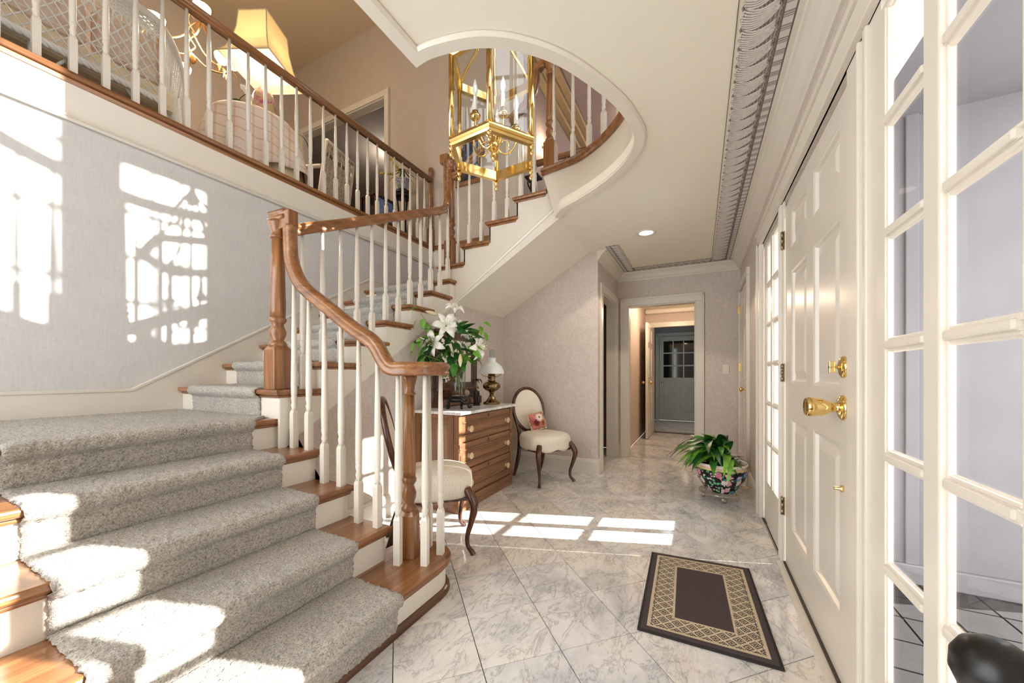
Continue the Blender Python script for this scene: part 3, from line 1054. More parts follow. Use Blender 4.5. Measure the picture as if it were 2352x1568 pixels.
bar('casing', 'trim', tr, XU - 0.025, XU, 6.15, 6.24, UF, 5.28)
bar('jamb', 'trim', tr, XU, XU + 0.125, 4.21, 4.222, UF, 5.28)
bar('jamb', 'trim', tr, XU, XU + 0.125, 4.22, 6.15, 5.268, 5.282)
# room beyond the wide opening
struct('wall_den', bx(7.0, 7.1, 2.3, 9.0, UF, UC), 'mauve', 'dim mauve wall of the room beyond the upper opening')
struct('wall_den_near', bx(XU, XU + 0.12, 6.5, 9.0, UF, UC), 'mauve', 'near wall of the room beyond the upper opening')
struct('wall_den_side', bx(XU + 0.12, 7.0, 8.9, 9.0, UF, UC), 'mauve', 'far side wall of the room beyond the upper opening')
struct('floor_den', bx(XU + 0.12, 7.0, 2.3, 9.0, UF - 0.05, UF - 0.004), 'upfloor', 'floor of the room beyond the upper opening')
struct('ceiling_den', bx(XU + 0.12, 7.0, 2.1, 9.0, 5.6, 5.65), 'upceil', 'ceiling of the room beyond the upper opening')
tr = sempty('trim_14', (7.0, 5, UF), 'wood wainscot and chair rail in the room beyond the opening')
bx(6.96, 7.0, 2.3, 8.9, UF, 4.1).build('wainscot', 'pan', tr)
bx(6.93, 7.0, 2.3, 8.9, 4.1, 4.2).build('chair_rail', 'pan', tr, True, 0.02)
# upper corridor beyond flight three
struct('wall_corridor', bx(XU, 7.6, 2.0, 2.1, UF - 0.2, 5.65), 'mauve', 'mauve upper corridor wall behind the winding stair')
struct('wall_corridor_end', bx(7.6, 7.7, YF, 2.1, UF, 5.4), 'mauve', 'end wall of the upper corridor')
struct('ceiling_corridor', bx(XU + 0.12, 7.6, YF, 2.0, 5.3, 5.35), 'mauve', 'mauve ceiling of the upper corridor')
struct('floor_corridor', bx(6.6, 7.6, YF, 2.0, UF - 0.05, UF - 0.004), 'upfloor', 'floor at the end of the upper corridor')
M['olive'] = plain('olive_crown_paint', srgb(150, 128, 96), 0.5)
tr = sempty('trim_15', (5, 2.0, 5.3), 'olive stepped crown along the upper corridor')
for k in range(3):
    bar('crown_step', 'olive', tr, XU + 0.12, 7.6, 2.0 - 0.10 * (k + 1), 2.0 - 0.10 * k, 5.3 - 0.06 * (3 - k), 5.3, 0.01)
tr = sempty('trim_16', (XU, 2.0, UF), 'pale casing where the upper wall ends beside the stair')
bar('casing', 'trim', tr, XU - 0.022, XU + 0.0, 2.0, 2.11, UF - 0.5, 5.3)
bar('casing', 'trim', tr, XU - 0.022, XU + 0.14, 1.985, 2.0, UF - 0.5, 5.3)
struct('wall_header', bx(XU, XU + 0.12, YF, 2.0, 5.3, UC), 'upper', 'wall over the mouth of the upper corridor')

# ------------------------------------------------------------------ porch outside the sidelights
M['porch'] = plain('porch_lavender_paint', srgb(112, 109, 112), 0.6, var=0.05, scale=3, bump=0.1)
M['paver'] = plain('slate_paver', srgb(38, 35, 36), 0.9, var=0.2, scale=6)
M['joint'] = plain('paver_joint', srgb(96, 92, 88), 0.8)
struct('wall_porch', bx(4.0, 4.15, -2.45, YF - 0.17, -0.55, 4.4), 'porch', 'pale lavender grey side wall of the porch outside')
pw = sempty('trim_17', (4.0, -1.5, -0.5), 'lavender grey boards on the porch wall')
bar('base_board', 'porch', pw, 3.965, 4.0, -2.45, YF - 0.17, -0.53, -0.38, 0.01)
bar('corner_board', 'porch', pw, 3.975, 4.0, -1.52, -1.44, -0.38, 4.4, 0.006)
bar('head_board', 'porch', pw, 3.96, 4.0, -2.45, YF - 0.17, 3.35, 3.48, 0.006)
struct('ceiling_porch', bx(-1.5, 4.0, -2.5, YF - 0.17, 3.12, 3.2), 'porch', 'porch ceiling outside the front door')
fp = struct('floor_porch', bx(-1.5, 4.0, -3.4, YF - 0.17, -0.62, -0.545), 'joint', 'slate paved porch floor outside')
for i in range(9):
    for j in range(9):
        x0, y0 = 4.0 - 0.3 * (i + 1), YF - 0.18 - 0.3 * (j + 1)
        if x0 > 1.6:
            bx(x0 + 0.006, x0 + 0.292, y0 + 0.006, y0 + 0.292, -0.545, -0.53).build('paver', 'paver', fp)

# ------------------------------------------------------------------ staircase
st = thing('staircase', (1.0, 2.2, 0), 'winding oak and white staircase with two landings, left of the hall', 'staircase')
XR0, XR1 = 0.10, 1.395


def tread(outl, n, under=True):
    o = MB().slab(outl, n * R - 0.030, n * R, 0.012).build('tread', tm, st)
    cx = sum(p[0] for p in outl) / len(outl)
    cy = sum(p[1] for p in outl) / len(outl)
    ins = []
    for p in outl:
        d = Vector((cx - p[0], cy - p[1]))
        ins.append((p[0] + max(-0.018, min(0.018, d.x)), p[1] + max(-0.018, min(0.018, d.y))))
    MB().slab(ins, n * R - 0.048, n * R - 0.029, 0.008).build('cove_molding', tm, o)
    return o


tm = 'oak_x'
# step one with its bullnose
cx1, cy1, r1 = 1.46, 1.31, 0.195
arc = [(cx1 + r1 * math.sin(a), cy1 - r1 * math.cos(a)) for a in [PI * k / 16 for k in range(17)]]
tread([(XR0, ny(1))] + arc + [(XR0, cy1 + r1)], 1)
mb = MB()
arcr = [(XR0, ny(1) + 0.03), (cx1, ny(1) + 0.03)] + [(cx1 + (r1 - 0.03) * math.sin(a), cy1 - (r1 - 0.03) * math.cos(a)) for a in [PI * k / 16 for k in range(1, 17)]] + [(XR0, cy1 + r1 - 0.03)]
mb.loops([[(x, y, 0) for x, y in arcr], [(x, y, R - 0.03) for x, y in arcr]], False, True)
mb.build('riser', 'white', st)
path = [(XR0, ny(1) + 0.02, 0.016), (cx1, ny(1) + 0.02, 0.016)] + [(cx1 + (r1 - 0.02) * math.sin(a), cy1 - (r1 - 0.02) * math.cos(a), 0.016) for a in [PI * k / 16 for k in range(1, 15)]]
mb = MB()
mb.sweep(path, [(-0.012, -0.016), (0.012, -0.016), (0.011, -0.002), (0.006, 0.008), (-0.002, 0.014), (-0.012, 0.016)], False)
mb.build('shoe_molding', 'shoe', st)
for n in range(2, 6):
    back = ny(n + 1) + 0.045 if n < 5 else YL - 0.003
    if n < 5:
        tread([(XR0, ny(n)), (XR1, ny(n)), (XR1, back), (XR0, back)], n)
    else:
        tread([(XR0, ny(n)), (XR1, ny(n)), (XR1, 2.13), (1.30, 2.13), (1.30, back), (XR0, back)][:], n) if False else tread([(XR0, ny(n)), (1.33, ny(n)), (1.33, back), (XR0, back)], n)
    bx(XR0, 1.3675, ny(n) + 0.03, ny(n) + 0.046, (n - 1) * R, n * R - 0.03).build('riser', 'white', st)
# side panel of flight one and the landing box
pts = [(1.366, ny(1) + 0.1, 0)]
pts = [(1.366, ny(2) + 0.032, 0.0), (1.366, 2.18, 0.0), (1.366, 2.18, 5 * R - 0.03), (1.366, ny(5) + 0.032, 5 * R - 0.03)]
for n in (5, 4, 3):
    pts += [(1.366, ny(n) + 0.032, (n - 1) * R - 0.03), (1.366, ny(n - 1) + 0.032, (n - 1) * R - 0.03)]
MB().prism(pts, (-0.02, 0, 0)).build('side_panel', 'white', st)
bx(XR0, 1.34, 2.25, YL - 0.002, 5 * R - 0.2, 5 * R - 0.031).build('landing_deck', 'white', st)
# flight two
tm = 'oak_y'
for n in range(6, 13):
    x1 = nx(n + 1) + 0.045 if n < 12 else XU - 0.003
    if n == 12:
        tread([(nx(12), 2.13), (2.998, 2.13), (2.998, 2.20), (XU - 0.004, 2.20), (XU - 0.004, YL - 0.003), (nx(12), YL - 0.003)], 12)
    else:
        tread([(nx(n), 2.13), (x1, 2.13), (x1, YL - 0.003), (nx(n), YL - 0.003)], n)
    bx(nx(n) + 0.03, nx(n) + 0.045, 2.157, YL - 0.003, (n - 1) * R, n * R - 0.03).build('riser', 'white', st)
pts = [(nx(6) + 0.032, 2.152, 5 * R - 0.25)]
for n in range(6, 13):
    pts += [(nx(n) + 0.032, 2.152, n * R - 0.031), ((nx(n + 1) + 0.032) if n < 12 else 3.0, 2.152, n * R - 0.031)]
pts += [(3.0, 2.152, 1.79), (1.37, 2.152, 0.71), (nx(6) + 0.032, 2.152, 0.64)]
MB().prism(pts, (0, 0.02, 0)).build('stringer', 'white', st)
# flight three
tm = 'oak_x'
for n in range(13, 17):
    tread([(2.97, n3(n + 1) - 0.045), (XU - 0.004, n3(n + 1) - 0.045), (XU - 0.004, n3(n)), (2.97, n3(n))], n)
    bx(3.0, XU - 0.004, n3(n) - 0.045, n3(n) - 0.03, (n - 1) * R, n * R - 0.03).build('riser', 'white', st)
bx(3.0, XU - 0.004, n3(17) - 0.045, n3(17) - 0.03, 16 * R, 17 * R - 0.04).build('riser', 'white', st)
pts = []
for n in range(13, 18):
    pts += [(3.0, n3(n) - 0.032, (n - 1) * R - 0.031), (3.0, n3(n) - 0.032, n * R - 0.031)]
pts[0] = (3.0, n3(13) - 0.032, 12 * R)
pts += [(3.0, 1.06, 17 * R - 0.031), (3.0, 1.06, 2.445), (3.0, 2.175, 1.79), (3.0, 2.175, 12 * R)]
MB().prism(pts, (0.02, 0, 0)).build('stringer', 'white', st)
MB().sweep([(2.994, 2.16, 1.815), (2.994, 1.07, 2.545)], [(-0.012, -0.012), (0.008, -0.012), (0.012, 0.004), (0.006, 0.014), (-0.012, 0.014)], False).build('stringer_bead', 'white', st)
MB().prism([(3.0, 2.16, 1.80), (3.0, 1.085, 2.443), (3.0, 1.085, 2.47), (3.0, 2.16, 1.83)], (XW - 3.0, 0, 0)).build('soffit', 'ceil', st)
MB().prism([(2.9985, 2.165, 1.785), (2.9985, 1.062, 2.435), (2.9985, 1.062, 2.56), (2.9985, 2.165, 1.85)], (0.004, 0, 0)).build('soffit_edge', 'white', st)
# wall below flight two and the stair wall
struct('wall_back', MB().prism([(1.366, YB, 0), (XW, YB, 0), (XW, YB, 1.815), (3.0, YB, 1.80), (1.366, YB, 0.72)], (0, 0.04, 0)), 'paper', 'papered wall behind the chest below the stairs')
struct('wall_stair', bx(XC, XU, YL, YL + 0.02, 0, 2.62), 'paper_stair', 'tall pale grey stair wall below the balcony, dappled with sunlight')
struct('wall_landing', bx(XU, XU + 0.12, 2.2, YL, 1.5, 1.95), 'upper', 'wall at the upper stair landing')
fa = sempty('trim_18', (2, YL, 2.62), 'cream balcony fascia with a bead along its lower edge')
bar('fascia', 'white', fa, XC, XU, YL - 0.014, YL + 0.03, 2.60, UF - 0.03)
MB().sweep([(XC, YL - 0.014, 2.60), (XU, YL - 0.014, 2.60)], [(-0.002, -0.016), (0.012, -0.014), (0.014, -0.004), (0.008, 0.0), (0.014, 0.005), (0.012, 0.016), (-0.002, 0.018)], False).build('bead', 'trim', fa)
bar('fascia', 'white', fa, XU - 0.014, XU, 2.0, YL, 2.60, UF - 0.03)
MB().sweep([(XU - 0.014, YL, 2.60), (XU - 0.014, 2.4, 2.60)], [(-0.014, -0.014), (0.002, -0.016), (0.002, 0.018), (-0.012, 0.016)], False).build('bead', 'trim', fa)
# skirting along the stair wall
sk = sempty('baseboard_stair', (1.0, YL, 5 * R), 'cream skirting climbing the stair wall')
sl = (2.149 - 1.005) / (2.963 - 1.022)
pr = [(XC, 5 * R - 0.05), (1.10, 5 * R - 0.05), (3.0, 12 * R - 0.05), (XU, 12 * R - 0.05), (XU, 2.165), (2.963, 2.165), (1.022, 1.005), (XC, 1.005)]
pr = [(XC, 5 * R - 0.05), (1.5, 5 * R - 0.05), (3.2, 12 * R - 0.3), (XU, 12 * R - 0.05), (XU, 2.165), (2.963, 2.165), (1.022, 1.005), (XC, 1.005)]
MB().prism([(x, YL - 0.012, z) for x, z in pr], (0, 0.012, 0)).build('board', 'trim', sk)
MB().sweep([(XC, YL - 0.012, 1.0), (1.022, YL - 0.012, 1.0), (2.963, YL - 0.012, 2.16), (XU, YL - 0.012, 2.16)], [(-0.001, -0.012), (0.008, -0.010), (0.009, 0.004), (-0.001, 0.008)], False).build('cap', 'trim', sk)

# ------------------------------------------------------------------ carpet runner
def runner(path, w0, w1, place, name, label, n_w=None, jit=0.0035, thick=0.014):
    """path: 2-D polyline (a, z) along the stair; place(w, a, z) -> world point"""
    fine = []
    for (a, b) in zip(path, path[1:]):
        d = math.dist(a, b)
        k = max(1, int(d / 0.0085))
        for i in range(k):
            fine.append((a[0] + (b[0] - a[0]) * i / k, a[1] + (b[1] - a[1]) * i / k))
    fine.append(path[-1])
    nrm = []
    for i in range(len(fine)):
        a, b = fine[max(0, i - 3)], fine[min(len(fine) - 1, i + 3)]
        t = (b[0] - a[0], b[1] - a[1])
        l = math.hypot(*t) or 1
        nrm.append((-t[1] / l, t[0] / l))
    nw = n_w or int((w1 - w0) / 0.009)
    mb = MB()
    rows = []
    for i, (a, z) in enumerate(fine):
        row = []
        for j in range(-1, nw + 2):
            jj = max(0, min(nw, j))
            w = w0 + (w1 - w0) * jj / nw
            e = min(jj, nw - jj)
            th = thick * (0 if j != jj else (0.55 if e == 0 else 0.85 if e == 1 else 1.0))
            q = random.uniform(-jit, jit) if j == jj else 0
            if e == 0:
                w += random.uniform(-0.006, 0.004) * (1 if jj == 0 else -1)
            row.append(place(w, a + nrm[i][0] * (th + q), z + nrm[i][1] * (th + q)))
        rows.append(mb.addv(row))
    m = nw + 3
    for a, b in zip(rows, rows[1:]):
        for j in range(m - 1):
            mb.face((a + j, a + j + 1, b + j + 1, b + j), True)
    return mb


def stair_path(ns, nose, zr, start=True):
    """outer face of carpet over nosings; coordinate a grows in the climbing direction"""
    P = []
    for n in ns:
        a = nose(n)
        z = zr(n)
        P += [(a + 0.03, z - R + 0.004), (a + 0.026, z - 0.052), (a + 0.012, z - 0.04), (a - 0.002, z - 0.028), (a - 0.006, z - 0.015), (a - 0.001, z - 0.003), (a + 0.010, z + 0.001), (a + 0.05, z + 0.001)]
    return P


rn = thing('stair_runner', (0.76, 1.2, 0), 'thick speckled greige carpet runner covering the stairs and landings', 'carpet')
RX0, RX1 = 0.345, 1.172
P = stair_path(range(1, 6), ny, lambda n: n * R)
P = P[:-1] + [(ny(5) + 0.02, 5 * R + 0.001)]
runner(P, RX0, RX1, lambda w, a, z: (w, a, z), '', '').build('lower_flight_pile', 'carpet', rn)
# landing one: wall to riser
mb = MB()


def landing(x0, x1, y0, y1, z, cut=None):
    nu, nv = int((x1 - x0) / 0.014), int((y1 - y0) / 0.014)
    def fn(u, v):
        x, y = x0 + (x1 - x0) * u, y0 + (y1 - y0) * v
        if cut:
            y = max(y, y0 + cut(x))
        e = 0 if (u in (0, 1) or v in (0, 1)) else 1
        return (x + random.uniform(-0.003, 0.003), y + random.uniform(-0.003, 0.003), z + (0.0135 + random.uniform(-0.003, 0.003) if e else 0.001))
    return MB().grid(fn, nu, nv)


landing(XR0, nx(6) + 0.028, ny(5) + 0.004, YL - 0.013, 5 * R, lambda x: 0.0 if x < RX1 else (x - RX1) * 0.9).build('landing_pile', 'carpet', rn)
P = stair_path(range(6, 13), nx, lambda n: n * R)
P = P[:-1] + [(nx(12) + 0.03, 12 * R + 0.001)]
runner(P, 2.335, 3.12, lambda w, a, z: (a, 2.335 + 3.12 - w, z), '', '').build('middle_flight_pile', 'carpet', rn)
landing(nx(12) + 0.012, XU - 0.02, 2.345, 3.12, 12 * R).build('landing_pile', 'carpet', rn)
P = stair_path(range(13, 18), lambda n: -n3(n), lambda n: n * R)
P = P[:-1] + [(-n3(17) + 0.3, 17 * R + 0.001)]
runner(P, 3.18, 3.95, lambda w, a, z: (3.18 + 3.95 - w, -a, z), '', '', n_w=30).build('upper_flight_pile', 'carpet', rn)

# ------------------------------------------------------------------ balusters, newels, handrails
_bal = {}


def baluster_mesh(h, hb=0.20):
    key = (round(h, 3), round(hb, 3))
    if key in _bal:
        return _bal[key]
    mb = MB()
    s = 0.0165
    sq = lambda r, z: [(r, r, z), (-r, r, z), (-r, -r, z), (r, -r, z)]
    mb.loops([sq(s, 0), sq(s, hb), sq(s * 0.62, hb + 0.022)], True, False)
    pr = [(0.0135, hb + 0.015), (0.0125, hb + 0.03), (0.0165, hb + 0.045), (0.012, hb + 0.062), (0.0165, hb + 0.085), (0.0165, hb + 0.094), (0.0135, hb + 0.098), (0.0165, hb + 0.104), (0.0160, hb + 0.115), (0.0172, hb + 0.16), (0.0155, hb + 0.30), (0.0098, h)]
    mb.lathe(pr, (0, 0, 0), 12)
    _bal[key] = mb.mesh('baluster')
    _bal[key].materials.append(M['white'])
    return _bal[key]


def baluster(parent, x, y, z0, z1, rz=0.0, hb=0.20):
    o = bpy.data.objects.new('baluster', baluster_mesh(z1 - z0, hb))
    C.objects.link(o)
    o.parent = parent
    o.location = Vector((x, y, z0)) - wt(parent)
    o.rotation_euler = (0, 0, rz)
    return o


RP = [(-0.026, -0.034), (0.026, -0.034), (0.028, -0.018), (0.020, -0.008), (0.033, 0.006), (0.033, 0.016), (0.026, 0.027), (0.012, 0.034), (-0.012, 0.034), (-0.026, 0.027), (-0.033, 0.016), (-0.033, 0.006), (-0.020, -0.008), (-0.028, -0.018)]


def newel(parent, x, y, z0, zt, sq_h, sq, cap=True, flutes=False, rz=0.0, ball=False):
    s = sq / 2
    L = lambda r, z: [(x + r * math.cos(rz + PI / 4 + k * PI / 2) * 1.414, y + r * math.sin(rz + PI / 4 + k * PI / 2) * 1.414, z) for k in range(4)]
    base = MB().loops([L(s, z0), L(s, z0 + sq_h), L(s * 0.7, z0 + sq_h + 0.025)], True, False).build('newel_post', 'oak_z', parent, True, 0.004)
    zb = z0 + sq_h
    h = zt - zb
    r = s * 0.95
    pr = [(r * 0.8, zb + 0.012), (r * 0.95, zb + 0.022), (r * 0.98, zb + 0.035), (r * 0.8, zb + 0.048), (r * 0.62, zb + 0.058), (r * 0.88, zb + 0.085), (r * 0.92, zb + 0.11), (r * 0.7, zb + 0.135), (r * 0.62, zb + 0.15), (r * 0.9, zb + 0.168), (r * 0.95, zb + 0.18), (r * 0.78, zb + 0.195)]
    MB().lathe(pr, (x, y, 0), 24).build('vase_turning', 'oak_z', base)
    rf = (lambda a, z: 1 - 0.09 * (0.5 + 0.5 * math.cos(10 * a))) if flutes else None
    MB().lathe([(r * 0.80, zb + 0.19), (r * 0.86, zb + 0.24), (r * 0.76, zb + h * 0.6), (r * 0.66, zt - 0.10)], (x, y, 0), 40 if flutes else 24, rf).build('shaft', 'oak_z', base)
    MB().lathe([(r * 0.66, zt - 0.105), (r * 0.84, zt - 0.10), (r * 0.84, zt - 0.09), (r * 0.68, zt - 0.082), (r * 0.7, zt - 0.06), (r * 0.9, zt - 0.03), (r * 1.0, zt - 0.018), (r * 1.0, zt)], (x, y, 0), 24).build('capital', 'oak_z', base)
    if ball:
        MB().lathe([(0.02, zt), (0.018, zt + 0.01), (0.03, zt + 0.02), (0.036, zt + 0.036), (0.03, zt + 0.052), (0.012, zt + 0.062), (0.001, zt + 0.064)], (x, y, 0), 20).build('finial', 'oak_z', base)
    return base


BX = 1.345
sl1 = R / 0.267
rail1 = lambda y: 1.345 + sl1 * (y - 1.569) - 0.028          # centre height of the lower handrail
# starting newel on the bullnose
newel(st, 1.455, 1.33, R, 1.098, 0.215, 0.082, flutes=True, rz=0.35)
zv = 1.128
pth = [(1.52, 1.36, zv), (1.59, 1.34, zv), (1.62, 1.27, zv), (1.58, 1.205, zv), (1.49, 1.185, zv), (1.41, 1.205, zv), (1.362, 1.27, zv), (1.347, 1.36, zv + 0.012), (BX, 1.46, rail1(1.46) + 0.012), (BX, 1.6, rail1(1.6)), (BX, 1.8, rail1(1.8)), (BX, 1.97, rail1(1.97)), (BX, 2.06, rail1(2.06) + 0.02), (BX, 2.12, rail1(2.12) + 0.09), (BX, 2.135, 1.84), (BX, 2.14, 1.97)]
hr = MB().sweep(crom(pth, 7), RP).build('handrail', 'oak_y', st)
MB().lathe([(0.05, -0.034), (0.056, -0.02), (0.048, -0.006), (0.06, 0.008), (0.055, 0.026), (0.03, 0.034), (0.001, 0.035)], (1.47, 1.335, zv), 28).build('volute_cap', 'oak_x', hr)
# block that joins the gooseneck to the newel and the upper rail
bx(BX - 0.028, BX + 0.034, 2.115, 2.215, 1.955, 2.06).build('rail_block', 'oak_z', hr, True, 0.008)
newel(st, 1.335, 2.245, 6 * R, 2.01, 0.235, 0.105)
MB().sweep([(1.335, 2.30, 2.035), (1.337, 2.24, 2.035), (1.342, 2.16, 2.035)], RP, side0=(1, 0, 0)).build('rail_cap', 'oak_y', hr)
for x, y in ((1.364, 1.32), (1.42, 1.198), (1.545, 1.20), (1.585, 1.31), (1.50, 1.425)):
    baluster(st, x, y, R, zv - 0.03, 0.3, 0.22)
for n in range(2, 6):
    for k in (0, 1):
        y = ny(n) + 0.055 + 0.134 * k
        if y < 2.16:
            baluster(st, BX, y, n * R, rail1(y) - 0.034 + (0.06 if y > 2.1 else 0.008 * (y > 2.03)))
sl2 = R / 0.271
rail2 = lambda x: 2.036 + (2.566 - 2.036) * (x - 1.474) / (2.572 - 1.474) - 0.0
YR = 2.20
pth = [(1.36, YR, 1.985), (1.42, YR, 1.985), (1.50, YR, rail2(1.5) - 0.025), (1.7, YR, rail2(1.7) - 0.03), (2.1, YR, rail2(2.1) - 0.03), (2.5, YR, rail2(2.5) - 0.03), (2.70, YR, rail2(2.70) - 0.03), (2.85, YR + 0.005, rail2(2.85) - 0.03), (2.96, YR + 0.025, rail2(2.93) + 0.02), (3.0, YR + 0.05, 2.90), (3.005, YR + 0.06, 3.05), (3.005, YR + 0.06, 3.24)]
hr2 = MB().sweep(crom(pth, 7), RP).build('handrail', 'oak_x', st)
bx(2.975, 3.04, 2.235, 2.325, 3.21, 3.30).build('rail_block', 'oak_z', hr2, True, 0.008)
for k in range(11):
    x = 1.46 + 0.1362 * k
    n = max(j for j in range(6, 13) if nx(j) + 0.02 <= x)
    baluster(st, x, YR, n * R, rail2(x) - 0.06)
baluster(st, 2.945, YR, 12 * R, 2.78)
newel(st, 3.03, 2.225, 13 * R, 3.24, 0.235, 0.1)
MB().sweep([(3.02, 2.30, 3.265), (3.025, 2.22, 3.265), (3.028, 2.19, 3.265)], RP, side0=(-1, 0, 0)).build('rail_cap', 'oak_y', hr2)
# flight three rail up to the upper newel
rail3 = lambda y: 3.27 + 0.59 * (2.19 - y) - 0.22
X3 = 3.035
pth = [(X3, 2.20, 3.08), (X3, 2.12, 3.10), (X3, 1.95, 3.21), (X3, 1.7, 3.36), (X3, 1.5, 3.475), (X3, 1.40, 3.54), (X3, 1.335, 3.62), (X3, 1.31, 3.72), (X3, 1.305, 3.80)]
hr3 = MB().sweep(crom(pth, 7), RP).build('handrail', 'oak_y', st)
MB().sweep(crom([(X3, 1.31, 3.80), (X3, 1.25, 3.835), (X3, 1.16, 3.835), (3.0, 1.05, 3.835)], 6), RP, side0=(-1, 0, 0)).build('rail_turn', 'oak_y', hr3)
newel(st, 3.02, 1.155, UF, 3.80, 0.235, 0.1)
for i, y in enumerate((2.155, 2.02, 1.88, 1.74, 1.60, 1.46, 1.325)):
    n = max(j for j in range(13, 17) if n3(j) - 0.015 >= y)
    zt = [3.03, 3.12, 3.21, 3.29, 3.38, 3.47, 3.6][i]
    baluster(st, X3 + 0.02, y, n * R, zt)

# ------------------------------------------------------------------ balcony railing
br = thing('balcony_railing', (2.3, YL + 0.04, UF), 'oak handrail with white balusters along the balcony edge', 'railing')
NP = [(-0.05, -0.062), (0.04, -0.062), (0.043, -0.04), (0.036, -0.03), (0.054, -0.026), (0.060, -0.012), (0.056, 0.002), (0.044, 0.008), (-0.05, 0.008)]
MB().sweep([(XC, YL + 0.02, UF), (XU - 0.002, YL + 0.02, UF)], NP, False).build('nosing', 'oak_x', br)
MB().sweep([(XU - 0.02, YL - 0.02, UF), (XU - 0.02, 2.3, UF)], [(-0.02, -0.05), (0.02, -0.05), (0.02, 0.006), (-0.03, 0.006), (-0.04, -0.01)], False).build('nosing', 'oak_y', br)
YRB = YL + 0.02
MB().sweep([(XC, YRB, 3.785), (4.06, YRB, 3.785)], RP).build('handrail', 'oak_x', br)
for k in range(-3, 26):
    x = 0.641 + 0.1367 * k
    if x < 4.02:
        baluster(br, x, YRB, UF + 0.005, 3.755, 0.0, 0.22)
newel(br, 4.06, YRB, UF, 3.90, 0.235, 0.075, ball=True)

# ------------------------------------------------------------------ curved railing round the stairwell
cr = thing('stairwell_railing', (2.1, 0.5, UF), 'curved oak and white railing round the stairwell opening above', 'railing')
ring3 = [(XL0, 1.09, UF)] + [(x, y, UF) for x, y in upc]
cap = [Vector(p) for p in ring3]
MB().sweep(cap[2:], [(-0.05, -0.05), (0.03, -0.05), (0.033, -0.025), (0.045, -0.018), (0.05, -0.006), (0.043, 0.004), (-0.06, 0.004)][::1], False, side0=(1, 0, 0)).build('nosing', 'oak_x', cr) if False else None


def offset(path, d):
    o = []
    for i, p in enumerate(path):
        t = (path[min(i + 1, len(path) - 1)] - path[max(i - 1, 0)]).normalized()
        o.append(p + Vector((t.y, -t.x, 0)) * d)
    return o


# outward (away from the hole) lies to the right of travel here
loopm = []
for i, p in enumerate(cap):
    t = (cap[min(i + 1, len(cap) - 1)] - cap[max(i - 1, 0)])
    if i == 1:
        t = Vector((1, -1, 0))
    t.normalize()
    o_ = Vector((t.y, -t.x, 0))
    loopm.append([tuple(p + o_ * a + Vector((0, 0, b))) for a, b in ((0.07, -0.045), (-0.026, -0.045), (-0.028, -0.024), (-0.042, -0.018), (-0.048, -0.006), (-0.040, 0.004), (0.07, 0.004))])
MB().loops(loopm, True, False).build('nosing', 'oak_x', cr)
railp = offset(cap[2:], 0.035)
MB().sweep([p + Vector((0, 0, 0.97)) for p in railp], RP).build('handrail', 'oak_x', cr)
MB().sweep([(XL0, 1.055, UF + 0.97), (1.2, 1.055, UF + 0.97)], RP).build('handrail', 'oak_x', cr)
acc = 0.11
pts = railp[::-1]
for a, b in zip(pts, pts[1:]):
    acc += (b - a).length
    if acc >= 0.158:
        acc = 0
        baluster(cr, b.x, b.y, UF + 0.003, UF + 0.94, math.atan2((b - a).y, (b - a).x), 0.22)
for k in range(11):
    baluster(cr, 1.12 - 0.16 * k, 1.055, UF + 0.003, UF + 0.94, 0, 0.22)
# short railing across the corridor behind
r2 = thing('corridor_railing', (4.35, 1.5, UF), 'short oak and white railing deep in the upper corridor', 'railing')
MB().sweep([(4.35, 1.93, 3.79), (4.35, 1.20, 3.79)], RP).build('handrail', 'oak_y', r2)
for k in range(5):
    baluster(r2, 4.35, 1.86 - 0.137 * k, UF, 3.76, 0, 0.22)
newel(r2, 4.35, 1.16, UF, 3.86, 0.235, 0.075, ball=True)

# ------------------------------------------------------------------ brass lantern in the stairwell
LX, LY, LR = 2.085, 1.195, 0.285
LT, LM = 3.07, 2.528
la = thing('hanging_lantern', (LX, LY, LM - 0.1), 'large polished brass and clear glass six sided lantern hanging in the stairwell', 'lantern')
ang0 = math.atan2(-LY, -LX) - 0.08            # one corner towards the entry
hexp = lambda r, z: [(LX + r * math.cos(ang0 + k * PI / 3), LY + r * math.sin(ang0 + k * PI / 3), z) for k in range(6)]
for (r, z, w, h, nm) in ((LR, LM, 0.03, 0.06, 'bottom_band'), (LR, LT, 0.03, 0.05, 'top_band')):
    L = [hexp(r + a, z + b) for a, b in ((-w, -h / 2), (0.004, -h / 2), (0.012, -h * 0.3), (0.006, -h * 0.12), (0.016, h * 0.05), (0.016, h * 0.2), (0.004, h * 0.4), (0.0, h / 2), (-w, h / 2))]
    MB().loops(L + [L[0]], False, False).build(nm, 'brass', la)
hm = hexp(LR, 0)
